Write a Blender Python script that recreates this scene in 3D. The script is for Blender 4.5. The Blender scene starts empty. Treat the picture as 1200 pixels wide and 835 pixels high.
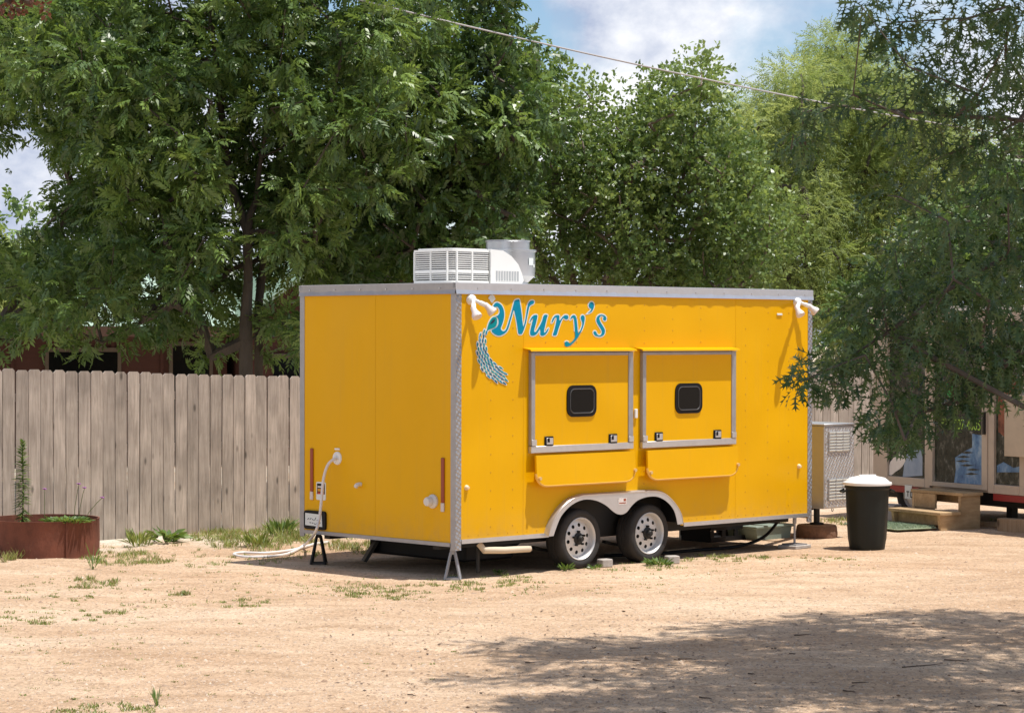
import bpy, bmesh, math, random
import numpy as np
from mathutils import Matrix, Vector
random.seed(7); RNG = np.random.default_rng(7)
SC = bpy.context.scene
COL = SC.collection
PI = math.pi
# ------------------------------------------------------------------ camera
F, PITCH, ROLL, CAMH = 2877.2, .0091, .0021, 2.1534      # focal length in photo pixels, tilt, roll, eye height
cd = bpy.data.cameras.new('camera'); cam = bpy.data.objects.new('camera', cd); COL.objects.link(cam)
cd.sensor_width = 36; cd.lens = 36 * F / 1200; cd.clip_end = 2000; cd.clip_start = .1
cam.matrix_world = Matrix.Translation((0, 0, CAMH)) @ Matrix.Rotation(PI / 2 - PITCH, 4, 'X') @ Matrix.Rotation(ROLL, 4, 'Z')
SC.camera = cam
# ------------------------------------------------------------------ place of the food trailer
YAW = .7658
A3 = np.array([math.cos(YAW), math.sin(YAW), 0]); B3 = np.array([-math.sin(YAW), math.cos(YAW), 0])
O3 = np.array([-.4893, 21.4271, 0.])
# ------------------------------------------------------------------ sun, sky, exposure
to_sun = -B3 * .25 + A3 * .15 + np.array([0, 0, 1.])
to_sun /= np.linalg.norm(to_sun)
sl = bpy.data.lights.new('sun', 'SUN'); so = bpy.data.objects.new('sun', sl); COL.objects.link(so)
sl.energy = 4.6; sl.angle = math.radians(.53); sl.color = (1, .95, .88)
so.rotation_euler = Vector(to_sun).to_track_quat('Z', 'Y').to_euler(); so.location = (0, 0, 30)
W = bpy.data.worlds.new('World'); SC.world = W; W.use_nodes = True
def world():
    nt = W.node_tree; N = nt.nodes; L = nt.links; N.clear()
    out = N.new('ShaderNodeOutputWorld'); bg = N.new('ShaderNodeBackground'); bg.inputs[1].default_value = .10
    sky = N.new('ShaderNodeTexSky'); sky.sky_type = 'NISHITA'; sky.sun_disc = False
    sky.sun_elevation = math.asin(to_sun[2]); sky.sun_rotation = math.atan2(to_sun[0], to_sun[1])
    sky.air_density = 1.0; sky.dust_density = .1; sky.ozone_density = 4.0
    tc = N.new('ShaderNodeTexCoord')
    mp = N.new('ShaderNodeMapping'); mp.inputs['Scale'].default_value = (1, 1, 1.35); mp.inputs['Location'].default_value = (.37, .12, .06)
    L.new(tc.outputs['Generated'], mp.inputs[0])
    n1 = N.new('ShaderNodeTexNoise'); n1.inputs['Scale'].default_value = 6.5; n1.inputs['Detail'].default_value = 9; n1.inputs['Roughness'].default_value = .55; n1.inputs['Distortion'].default_value = .25
    L.new(mp.outputs[0], n1.inputs['Vector'])
    r1 = N.new('ShaderNodeValToRGB'); r1.color_ramp.elements[0].position = .45; r1.color_ramp.elements[1].position = .54
    L.new(n1.outputs[0], r1.inputs[0])
    n2 = N.new('ShaderNodeTexNoise'); n2.inputs['Scale'].default_value = 11; n2.inputs['Detail'].default_value = 10; n2.inputs['Roughness'].default_value = .6
    L.new(mp.outputs[0], n2.inputs['Vector'])
    r2 = N.new('ShaderNodeValToRGB'); r2.color_ramp.elements[0].position = .42; r2.color_ramp.elements[1].position = .64
    r2.color_ramp.elements[0].color = (3.5, 4.1, 5.6, 1); r2.color_ramp.elements[1].color = (9.3, 9.3, 9.4, 1)
    L.new(n2.outputs[0], r2.inputs[0])
    mx = N.new('ShaderNodeMix'); mx.data_type = 'RGBA'
    L.new(r1.outputs[0], mx.inputs[0]); L.new(sky.outputs[0], mx.inputs[6]); L.new(r2.outputs[0], mx.inputs[7])
    L.new(mx.outputs[2], bg.inputs[0]); L.new(bg.outputs[0], out.inputs[0])
world()
SC.render.engine = 'CYCLES'
SC.view_settings.view_transform = 'Standard'; SC.view_settings.look = 'None'; SC.view_settings.gamma = 1
SC.view_settings.exposure = 0.34; SC.view_settings.use_curve_mapping = False
SC.cycles.max_bounces = 7; SC.cycles.diffuse_bounces = 4; SC.cycles.transmission_bounces = 4; SC.cycles.transparent_max_bounces = 4
# ------------------------------------------------------------------ measuring helpers: photo pixel -> point on a known surface
CAM = np.array([0, 0, CAMH])
def ray(u, v):
    u -= 600; v -= 417.5
    cr, sr = math.cos(ROLL), math.sin(ROLL)
    x = u * cr + v * sr; w = -u * sr + v * cr
    c, s = math.cos(PITCH), math.sin(PITCH)
    return np.array([x, F * c - w * s, -w * c - F * s])
def on_side(u, v, off=0.):                  # trailer's long side (local y = off) -> local (s, z)
    d = ray(u, v); o = O3 + B3 * off
    p = CAM + d * (((o - CAM) @ B3) / (d @ B3)); return float((p - O3) @ A3), float(p[2])
def on_rear(u, v, off=0.):
    d = ray(u, v); o = O3 + A3 * off
    p = CAM + d * (((o - CAM) @ A3) / (d @ A3)); return float((p - O3) @ B3), float(p[2])
def gnd(u, v, z=0.):
    d = ray(u, v); return CAM + d * ((z - CAMH) / d[2])
def dep(u, v, Y):
    d = ray(u, v); return CAM + d * (Y / d[1])
# ------------------------------------------------------------------ node materials
MATS = {}
def mat(name, col=(.5, .5, .5), rough=.6, metal=0., spec=.5, var=0., vscale=8., bump=0., bscale=40., bdist=.01, coat=0., stretch=None, objvar=0., emis=None, detail=6, bdetail=5):
    if name in MATS: return MATS[name]
    m = bpy.data.materials.new(name); m.use_nodes = True; MATS[name] = m
    nt = m.node_tree; N = nt.nodes; L = nt.links
    p = N['Principled BSDF']
    p.inputs['Base Color'].default_value = (*col, 1); p.inputs['Roughness'].default_value = rough; p.inputs['Metallic'].default_value = metal
    p.inputs['Specular IOR Level'].default_value = spec; p.inputs['Coat Weight'].default_value = coat
    tc = N.new('ShaderNodeTexCoord'); vec = tc.outputs['Object']
    if stretch:
        mp = N.new('ShaderNodeMapping'); mp.inputs['Scale'].default_value = stretch; L.new(vec, mp.inputs[0]); vec = mp.outputs[0]
    if var or objvar:
        last = None
        hs = N.new('ShaderNodeHueSaturation'); hs.inputs['Color'].default_value = (*col, 1)
        if var:
            n = N.new('ShaderNodeTexNoise'); n.inputs['Scale'].default_value = vscale; n.inputs['Detail'].default_value = detail; n.inputs['Roughness'].default_value = .65
            L.new(vec, n.inputs['Vector'])
            mr = N.new('ShaderNodeMapRange'); mr.inputs[1].default_value = .25; mr.inputs[2].default_value = .75; mr.inputs[3].default_value = 1 - var; mr.inputs[4].default_value = 1 + var
            L.new(n.outputs[0], mr.inputs[0]); last = mr.outputs[0]
        if objvar:
            oi = N.new('ShaderNodeObjectInfo'); mr2 = N.new('ShaderNodeMapRange'); mr2.inputs[3].default_value = 1 - objvar; mr2.inputs[4].default_value = 1 + objvar
            L.new(oi.outputs['Random'], mr2.inputs[0])
            if last is None: last = mr2.outputs[0]
            else:
                mu = N.new('ShaderNodeMath'); mu.operation = 'MULTIPLY'; L.new(last, mu.inputs[0]); L.new(mr2.outputs[0], mu.inputs[1]); last = mu.outputs[0]
        L.new(last, hs.inputs['Value']); L.new(hs.outputs[0], p.inputs['Base Color'])
    if bump:
        n = N.new('ShaderNodeTexNoise'); n.inputs['Scale'].default_value = bscale; n.inputs['Detail'].default_value = bdetail
        L.new(vec, n.inputs['Vector'])
        b = N.new('ShaderNodeBump'); b.inputs['Strength'].default_value = bump; b.inputs['Distance'].default_value = bdist
        L.new(n.outputs[0], b.inputs['Height']); L.new(b.outputs[0], p.inputs['Normal'])
    return m
def diamond_mat(name, col, scale=30):
    m = mat(name, col, .45, .7, var=.12, vscale=9)
    nt = m.node_tree; N = nt.nodes; L = nt.links; p = N['Principled BSDF']
    tc = N.new('ShaderNodeTexCoord'); mp = N.new('ShaderNodeMapping'); mp.inputs['Rotation'].default_value = (math.radians(45), math.radians(45), math.radians(45))
    L.new(tc.outputs['Object'], mp.inputs[0])
    ck = N.new('ShaderNodeTexVoronoi'); ck.inputs['Scale'].default_value = scale; ck.inputs['Randomness'].default_value = .12
    L.new(mp.outputs[0], ck.inputs['Vector'])
    b = N.new('ShaderNodeBump'); b.inputs['Strength'].default_value = .9; b.inputs['Distance'].default_value = .015
    L.new(ck.outputs['Distance'], b.inputs['Height']); L.new(b.outputs[0], p.inputs['Normal'])
    return m
def leaf_mat(name, c0, c1, trans=.35, rough=.42, gloss=.5):
    m = bpy.data.materials.new(name); m.use_nodes = True; MATS[name] = m
    nt = m.node_tree; N = nt.nodes; L = nt.links; p = N['Principled BSDF']; out = N['Material Output']
    at = N.new('ShaderNodeAttribute'); at.attribute_name = 'tone'
    r = N.new('ShaderNodeValToRGB'); r.color_ramp.elements[0].color = (*c0, 1); r.color_ramp.elements[1].color = (*c1, 1)
    L.new(at.outputs['Fac'], r.inputs[0])
    p.inputs['Roughness'].default_value = rough; p.inputs['Specular IOR Level'].default_value = gloss
    L.new(r.outputs[0], p.inputs['Base Color'])
    t = N.new('ShaderNodeBsdfTranslucent'); hs = N.new('ShaderNodeHueSaturation'); hs.inputs['Hue'].default_value = .475; hs.inputs['Saturation'].default_value = 1.1; hs.inputs['Value'].default_value = 1.5
    L.new(r.outputs[0], hs.inputs['Color']); L.new(hs.outputs[0], t.inputs[0])
    mx = N.new('ShaderNodeMixShader'); mx.inputs[0].default_value = trans
    L.new(p.outputs[0], mx.inputs[1]); L.new(t.outputs[0], mx.inputs[2]); L.new(mx.outputs[0], out.inputs[0])
    return m
# paint and metals
def dust(m, z0=.30, z1=.72, col=(.40, .27, .14), amt=.42):
    """road dust thrown up on the lower panels, broken by noise, with faint rain streaks"""
    nt = m.node_tree; N = nt.nodes; L = nt.links; p = N['Principled BSDF']; src = p.inputs['Base Color'].links[0].from_socket
    tc = N.new('ShaderNodeTexCoord'); sx = N.new('ShaderNodeSeparateXYZ'); L.new(tc.outputs['Object'], sx.inputs[0])
    mr = N.new('ShaderNodeMapRange'); mr.inputs[1].default_value = z1; mr.inputs[2].default_value = z0; mr.inputs[3].default_value = 0; mr.inputs[4].default_value = 1; L.new(sx.outputs[2], mr.inputs[0])
    pw = N.new('ShaderNodeMath'); pw.operation = 'POWER'; pw.inputs[1].default_value = 1.8; L.new(mr.outputs[0], pw.inputs[0])
    n = N.new('ShaderNodeTexNoise'); n.inputs['Scale'].default_value = 7; n.inputs['Detail'].default_value = 8; n.inputs['Roughness'].default_value = .75; L.new(tc.outputs['Object'], n.inputs['Vector'])
    a = N.new('ShaderNodeMapRange'); a.inputs[1].default_value = .35; a.inputs[2].default_value = .68; a.inputs[3].default_value = 0; a.inputs[4].default_value = amt; L.new(n.outputs[0], a.inputs[0])
    mu = N.new('ShaderNodeMath'); mu.operation = 'MULTIPLY'; L.new(pw.outputs[0], mu.inputs[0]); L.new(a.outputs[0], mu.inputs[1])
    mp = N.new('ShaderNodeMapping'); mp.inputs['Scale'].default_value = (9, 9, .35); L.new(tc.outputs['Object'], mp.inputs[0])
    n2 = N.new('ShaderNodeTexNoise'); n2.inputs['Scale'].default_value = 2.5; n2.inputs['Detail'].default_value = 5; L.new(mp.outputs[0], n2.inputs['Vector'])
    b = N.new('ShaderNodeMapRange'); b.inputs[1].default_value = .56; b.inputs[2].default_value = .80; b.inputs[3].default_value = 0; b.inputs[4].default_value = .09; L.new(n2.outputs[0], b.inputs[0])
    ad = N.new('ShaderNodeMath'); ad.operation = 'ADD'; ad.use_clamp = True; L.new(mu.outputs[0], ad.inputs[0]); L.new(b.outputs[0], ad.inputs[1])
    mx = N.new('ShaderNodeMix'); mx.data_type = 'RGBA'; L.new(ad.outputs[0], mx.inputs[0]); L.new(src, mx.inputs[6]); mx.inputs[7].default_value = (*col, 1); L.new(mx.outputs[2], p.inputs['Base Color'])
YEL = mat('yellow_paint', (.765, .408, .0012), .34, var=.035, vscale=1.2, bump=.38, bscale=1.5, bdist=.10, spec=.14, bdetail=.6, stretch=(1, 1, .8))
dust(YEL)
ALU = mat('aluminium', (.58, .58, .59), .36, .75, var=.06, vscale=14)
ALUD = mat('aluminium_dull', (.38, .37, .37), .5, .5, var=.1, vscale=10)
DIA = diamond_mat('diamond_plate', (.40, .40, .41), 30)
DIA2 = diamond_mat('diamond_plate_fine', (.62, .62, .62), 34)
STEELW = mat('white_painted_rim', (.62, .61, .60), .4, .35, var=.06)
RUB = mat('tyre_rubber', (.030, .027, .025), .8, var=.3, vscale=9, bump=.3, bscale=60)
BLK = mat('black_plastic', (.008, .008, .009), .5, spec=.2)
BLKM = mat('black_metal', (.02, .019, .018), .55, .3)
GLS = mat('dark_glass', (.004, .005, .006), .12, spec=.15)
WHT = mat('white_plastic', (.78, .78, .76), .4, var=.03)
WHTD = mat('white_weathered', (.66, .64, .60), .55, var=.08)
REDR = mat('red_reflector', (.30, .05, .012), .35)
TEAL = mat('teal_vinyl', (.002, .245, .40), .5, spec=.1, var=.1, vscale=30)
TEAL2 = mat('green_teal_vinyl', (.003, .27, .30), .5, spec=.1)
NAVY = mat('navy_vinyl', (.008, .02, .05), .4)
PALE = mat('pale_vinyl', (.70, .74, .72), .45)
LILAC = mat('lilac_vinyl', (.55, .52, .62), .45)
# ------------------------------------------------------------------ mesh builder
class MB:
    def __init__(s): s.v = []; s.f = []
    def add(s, vs, fs):
        n = len(s.v); s.v += [tuple(float(c) for c in p) for p in vs]; s.f += [tuple(i + n for i in f) for f in fs]; return s
    def box(s, x0, x1, y0, y1, z0, z1):
        return s.add([(x0, y0, z0), (x1, y0, z0), (x1, y1, z0), (x0, y1, z0), (x0, y0, z1), (x1, y0, z1), (x1, y1, z1), (x0, y1, z1)],
                     [(0, 3, 2, 1), (4, 5, 6, 7), (0, 1, 5, 4), (1, 2, 6, 5), (2, 3, 7, 6), (3, 0, 4, 7)])
    def bbox(s, x0, x1, y0, y1, z0, z1, r=.005):      # box with bevelled edges (chamfer)
        X = (x0, x0 + r, x1 - r, x1); Y = (y0, y0 + r, y1 - r, y1); Z = (z0, z0 + r, z1 - r, z1)
        pts = []; 
        for zi in (0, 1, 2, 3):
            i = r if zi in (0, 3) else 0
            a, b, c, d = x0 + i, x1 - i, y0 + i, y1 - i
            k = r if zi in (1, 2) else r * .5
            pts += [(a + k, c, Z[zi]), (b - k, c, Z[zi]), (b, c + k, Z[zi]), (b, d - k, Z[zi]), (b - k, d, Z[zi]), (a + k, d, Z[zi]), (a, d - k, Z[zi]), (a, c + k, Z[zi])]
        fs = [tuple(range(7, -1, -1)), tuple(range(24, 32))]
        for l in range(3):
            for i in range(8):
                j = (i + 1) % 8; fs.append((l * 8 + i, l * 8 + j, l * 8 + 8 + j, l * 8 + 8 + i))
        return s.add(pts, fs)
    def prism(s, poly, lo, hi, ax='y'):               # closed polygon extruded along an axis
        n = len(poly)
        def P(a, b, d): return (a, d, b) if ax == 'y' else ((d, a, b) if ax == 'x' else (a, b, d))
        vs = [P(a, b, lo) for a, b in poly] + [P(a, b, hi) for a, b in poly]
        fs = [tuple(range(n)), tuple(range(2 * n - 1, n - 1, -1))] + [(i, n + i, n + (i + 1) % n, (i + 1) % n) for i in range(n)]
        return s.add(vs, fs)
    def tube(s, pts, rad, n=8, cap=True):
        pts = [np.array(p, float) for p in pts]; k = len(pts)
        if not hasattr(rad, '__len__'): rad = [rad] * k
        up = np.array([.13, .21, .97]); rings = []
        for i, p in enumerate(pts):
            t = pts[min(i + 1, k - 1)] - pts[max(i - 1, 0)]; t = t / (np.linalg.norm(t) + 1e-9)
            if i == 0:
                if abs(t @ up) > .9: up = np.array([1., .1, 0])
                x = np.cross(up, t)
            else: x = x - t * (x @ t)
            x = x / np.linalg.norm(x); y = np.cross(t, x)
            rings.append([p + rad[i] * (math.cos(2 * PI * j / n) * x + math.sin(2 * PI * j / n) * y) for j in range(n)])
        vs = [q for r in rings for q in r]; fs = []
        for i in range(k - 1):
            for j in range(n):
                a = i * n + j; b = i * n + (j + 1) % n; fs.append((a, b, b + n, a + n))
        if cap: fs += [tuple(range(n - 1, -1, -1)), tuple(range((k - 1) * n, k * n))]
        return s.add(vs, fs)
    def lathe(s, prof, c=(0, 0, 0), ax='z', n=24, cap=True):   # prof: (radius, height along axis)
        vs = []
        for r, h in prof:
            for j in range(n):
                a = 2 * PI * j / n; p, q = r * math.cos(a), r * math.sin(a)
                v = (p, q, h) if ax == 'z' else ((p, h, q) if ax == 'y' else (h, p, q))
                vs.append((v[0] + c[0], v[1] + c[1], v[2] + c[2]))
        fs = []; k = len(prof)
        for i in range(k - 1):
            for j in range(n):
                a = i * n + j; b = i * n + (j + 1) % n; fs.append((a, b, b + n, a + n))
        if cap:
            if prof[0][0] > 1e-5: fs.append(tuple(range(n - 1, -1, -1)))
            if prof[-1][0] > 1e-5: fs.append(tuple(range((k - 1) * n, k * n)))
        return s.add(vs, fs)
    def bar(s, p, q, w, h, up=(0, 0, 1)):
        p = np.array(p, float); q = np.array(q, float); t = q - p; t /= np.linalg.norm(t); x = np.cross(t, up); x /= np.linalg.norm(x); y = np.cross(x, t)
        vs = [e + a * w / 2 * x + b * h / 2 * y for e in (p, q) for a, b in ((-1, -1), (1, -1), (1, 1), (-1, 1))]
        return s.add(vs, [(0, 1, 2, 3), (7, 6, 5, 4), (0, 4, 5, 1), (1, 5, 6, 2), (2, 6, 7, 3), (3, 7, 4, 0)])
    def mesh(s, name, m, smooth=True, ang=35):
        me = bpy.data.meshes.new(name); me.from_pydata(s.v, [], s.f)
        bm = bmesh.new(); bm.from_mesh(me); bmesh.ops.recalc_face_normals(bm, faces=bm.faces); bm.to_mesh(me); bm.free()
        me.materials.append(m)
        if smooth:
            me.polygons.foreach_set('use_smooth', [True] * len(me.polygons)); me.set_sharp_from_angle(angle=math.radians(ang))
        me.update(); return me
    def build(s, name, m, parent=None, smooth=True, ang=35):
        return link(name, s.mesh(name, m, smooth, ang), parent)
def link(name, data, parent=None):
    o = bpy.data.objects.new(name, data); COL.objects.link(o); o.parent = parent; return o
def tag(o, label=None, cat=None, group=None, kind=None):
    if label: o['label'] = label
    if cat: o['category'] = cat
    if group: o['group'] = group
    if kind: o['kind'] = kind
    return o
def thing(name, label, cat, loc=(0, 0, 0), rz=0., group=None):
    o = bpy.data.objects.new(name, None); COL.objects.link(o); o.location = [float(c) for c in loc]; o.rotation_euler = (0, 0, rz); o.empty_display_size = .1
    return tag(o, label, cat, group)
def copy_tree(o, parent=None):
    c = o.copy(); COL.objects.link(c); c.parent = parent
    for ch in list(o.children): copy_tree(ch, c)
    return c
def rrect(x0, x1, z0, z1, r, n=5):
    P = []
    for cx, cz, a0 in ((x1 - r, z0 + r, -90), (x1 - r, z1 - r, 0), (x0 + r, z1 - r, 90), (x0 + r, z0 + r, 180)):
        for i in range(n + 1):
            a = math.radians(a0 + 90 * i / n); P.append((cx + r * math.cos(a), cz + r * math.sin(a)))
    return P
def smoothpoly(P, closed=True, k=4):
    n = len(P); out = []
    for i in range(n if closed else n - 1):
        g = lambda j: P[j % n] if closed else P[min(max(j, 0), n - 1)]
        p0, p1, p2, p3 = [np.array(g(i + d), float) for d in (-1, 0, 1, 2)]
        for j in range(k):
            t = j / k; out.append(tuple(.5 * ((2 * p1) + (-p0 + p2) * t + (2 * p0 - 5 * p1 + 4 * p2 - p3) * t * t + (-p0 + 3 * p1 - 3 * p2 + p3) * t ** 3)))
    if not closed: out.append(tuple(P[-1]))
    return out
def np_mesh(name, V, Fq, m, tone=None, smooth=False):       # big meshes straight from arrays; Fq (n,k)
    me = bpy.data.meshes.new(name); V = np.ascontiguousarray(V, dtype=np.float32); Fq = np.ascontiguousarray(Fq, dtype=np.int32)
    n, k = Fq.shape
    me.vertices.add(len(V)); me.vertices.foreach_set('co', V.ravel())
    me.loops.add(n * k); me.loops.foreach_set('vertex_index', Fq.ravel())
    me.polygons.add(n); me.polygons.foreach_set('loop_start', np.arange(0, n * k, k, dtype=np.int32))
    if tone is not None:
        a = me.attributes.new('tone', 'FLOAT', 'FACE'); a.data.foreach_set('value', np.ascontiguousarray(tone, dtype=np.float32))
    if smooth: me.polygons.foreach_set('use_smooth', np.ones(n, dtype=bool))
    me.materials.append(m); me.update(calc_edges=True); return me
# ================================================================== GROUND
FA = np.array([.8, .6, 0]); FB = np.array([-.6, .8, 0]); F0 = np.array([-4.29, 25.7, 0])    # the fence line
def hnoise(x, y):
    return (.020 * np.sin(x * 1.7 + .6 * np.sin(y * 1.1)) * np.sin(y * 1.3 + .9 * np.sin(x * .8)) + .010 * np.sin(x * 4.1 + y * 2.3) * np.sin(y * 5.3 - x * 1.9) + .005 * np.sin(x * 11 + 3 * np.sin(y * 3)) * np.sin(y * 9 + 2 * np.sin(x * 4)))
def height(x, y):                                          # gentle unevenness, flat where things stand
    d = ((x - O3[0]) * A3[0] + (y - O3[1]) * A3[1]); e = ((x - O3[0]) * B3[0] + (y - O3[1]) * B3[1])
    q = np.clip(np.maximum(np.maximum(-d - .2, d - 6.3), np.maximum(-e - .2, e - 2.5)), 0, 1)
    fade = np.clip((34 - y) / 6, 0, 1)
    return hnoise(x, y) * q * fade
def ground_mat():
    m = bpy.data.materials.new('sandy_gravel'); m.use_nodes = True; nt = m.node_tree; N = nt.nodes; L = nt.links; p = N['Principled BSDF']
    p.inputs['Roughness'].default_value = .95; p.inputs['Specular IOR Level'].default_value = .15
    tc = N.new('ShaderNodeTexCoord'); vec = tc.outputs['Object']
    def noise(scale, det=6, rough=.6, st=None):
        n = N.new('ShaderNodeTexNoise'); n.inputs['Scale'].default_value = scale; n.inputs['Detail'].default_value = det; n.inputs['Roughness'].default_value = rough
        v = vec
        if st: mp = N.new('ShaderNodeMapping'); mp.inputs['Scale'].default_value = st; L.new(vec, mp.inputs[0]); v = mp.outputs[0]
        L.new(v, n.inputs['Vector']); return n.outputs[0]
    def ramp(src, stops):
        r = N.new('ShaderNodeValToRGB'); e = r.color_ramp.elements
        while len(e) < len(stops): e.new(.5)
        for i, (pp, c) in enumerate(stops): e[i].position = pp; e[i].color = (*c, 1)
        L.new(src, r.inputs[0]); return r.outputs[0]
    def mix(f, a, b, t='MIX'):
        x = N.new('ShaderNodeMix'); x.data_type = 'RGBA'; x.blend_type = t
        for s, i in ((f, 0), (a, 6), (b, 7)):
            if isinstance(s, (int, float)): x.inputs[i].default_value = s
            elif isinstance(s, tuple): x.inputs[i].default_value = (*s, 1)
            else: L.new(s, x.inputs[i])
        return x.outputs[2]
    base = ramp(noise(.55, 5, .6, (.6, 1.3, 1)), [(.30, (.46, .312, .200)), (.5, (.555, .402, .275)), (.70, (.63, .488, .355))])
    streak = ramp(noise(2.6, 7, .7, (.45, 1.6, 1)), [(.33, (.80, .77, .73)), (.6, (1.06, 1.06, 1.06))])
    c = mix(1., base, streak, 'MULTIPLY')
    fine = ramp(noise(46, 8, .8), [(.28, (.50, .46, .43)), (.5, (1, 1, 1)), (.74, (1.32, 1.33, 1.34))])
    c = mix(.85, c, fine, 'MULTIPLY')
    vor = N.new('ShaderNodeTexVoronoi'); vor.inputs['Scale'].default_value = 38; L.new(vec, vor.inputs['Vector'])
    sp = ramp(vor.outputs['Color'], [(.0, (.62, .55, .50)), (.45, (1, 1, 1)), (1, (1.25, 1.22, 1.2))])
    c = mix(.6, c, sp, 'MULTIPLY')
    # pale crushed limestone spread along the foot of the fence
    dt = N.new('ShaderNodeVectorMath'); dt.operation = 'DOT_PRODUCT'; dt.inputs[1].default_value = tuple(FB); L.new(vec, dt.inputs[0])
    ad = N.new('ShaderNodeMath'); ad.operation = 'ADD'; ad.inputs[1].default_value = -float(F0 @ FB); L.new(dt.outputs['Value'], ad.inputs[0])
    mr = N.new('ShaderNodeMapRange'); mr.inputs[1].default_value = -1.9; mr.inputs[2].default_value = -.5; L.new(ad.outputs[0], mr.inputs[0])
    nz = N.new('ShaderNodeMath'); nz.operation = 'MULTIPLY'; L.new(mr.outputs[0], nz.inputs[0]); L.new(ramp(noise(1.1, 6, .7), [(.42, (0, 0, 0)), (.56, (1, 1, 1))]), nz.inputs[1])
    c = mix(nz.outputs[0], c, (.62, .56, .46))
    L.new(c, p.inputs['Base Color'])
    b1 = N.new('ShaderNodeBump'); b1.inputs['Strength'].default_value = .8; b1.inputs['Distance'].default_value = .03; L.new(noise(14, 9, .75), b1.inputs['Height'])
    b2 = N.new('ShaderNodeBump'); b2.inputs['Strength'].default_value = .7; b2.inputs['Distance'].default_value = .012; L.new(vor.outputs['Distance'], b2.inputs['Height']); L.new(b1.outputs[0], b2.inputs['Normal'])
    L.new(b2.outputs[0], p.inputs['Normal'])
    return m
GMAT = ground_mat()
def lines(lo, hi, step, outer):
    a = list(np.arange(lo, hi + 1e-6, step)); return np.array([lo - o for o in outer[::-1]] + a + [hi + o for o in outer])
def build_ground():
    outer = [1, 2.5, 5, 10, 20, 45, 100, 250, 600]
    xs = lines(-8, 8, .10, outer); ys = lines(11, 30, .09, outer)
    X, Y = np.meshgrid(xs, ys); Z = height(X, Y) * ((X > -8.01) & (X < 8.01) & (Y > 10.99) & (Y < 34))
    V = np.stack([X, Y, Z], -1).reshape(-1, 3); nx = len(xs); ny = len(ys)
    i = (np.arange(ny - 1)[:, None] * nx + np.arange(nx - 1)[None]).ravel()
    o = link('ground', np_mesh('ground', V, np.stack([i, i + 1, i + 1 + nx, i + nx], 1), GMAT, smooth=True)); tag(o, 'sandy tan gravel lot with pale limestone and sparse weeds', 'ground', kind='structure')
build_ground()
def scatter_stones():
    n = 48000
    v = 391 + (845 - 391) * RNG.random(n) ** .75; ok = v > 610; v = v[ok]; u = RNG.uniform(-20, 1220, len(v))
    P = np.array([gnd(a, b) for a, b in zip(u, v)])
    d = (P - O3) @ A3; e = (P - O3) @ B3
    keep = ~((d > -.1) & (d < 5) & (e > -.05) & (e < 2.4)) & ((P - F0) @ FB < -.05)
    P = P[keep]; n = len(P)
    s = np.exp(RNG.normal(math.log(.0062), .45, n)); s = np.clip(s, .0035, .02)
    P[:, 2] = height(P[:, 0], P[:, 1]) + s * .12
    base = np.array([(1, 0, 0), (0, 1, 0), (-1, 0, 0), (0, -1, 0), (0, 0, .6), (.6, .5, .35), (-.5, .6, .3)], float)[:5]
    tri = np.array([(0, 1, 4), (1, 2, 4), (2, 3, 4), (3, 0, 4)])
    ang = RNG.uniform(0, 6.28, n); st = RNG.uniform(.6, 1.3, (n, 3)); b = base[None] * st[:, None, :] * s[:, None, None]; b[:, :4, 2] -= (s * .2)[:, None]
    c, q = np.cos(ang)[:, None], np.sin(ang)[:, None]
    x = b[..., 0] * c - b[..., 1] * q; y = b[..., 0] * q + b[..., 1] * c
    V = np.stack([x, y, b[..., 2]], -1) + P[:, None]
    Fq = (tri[None] + (np.arange(n) * 5)[:, None, None]).reshape(-1, 3)
    m = leaf_mat('pebbles', (.26, .175, .12), (.54, .43, .33), 0, .9, .2)
    tag(link('gravel', np_mesh('gravel', V.reshape(-1, 3), Fq, m, np.repeat(RNG.random(n), 4))), 'small loose pebbles strewn over the sandy lot', 'gravel', kind='stuff')
scatter_stones()
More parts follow.
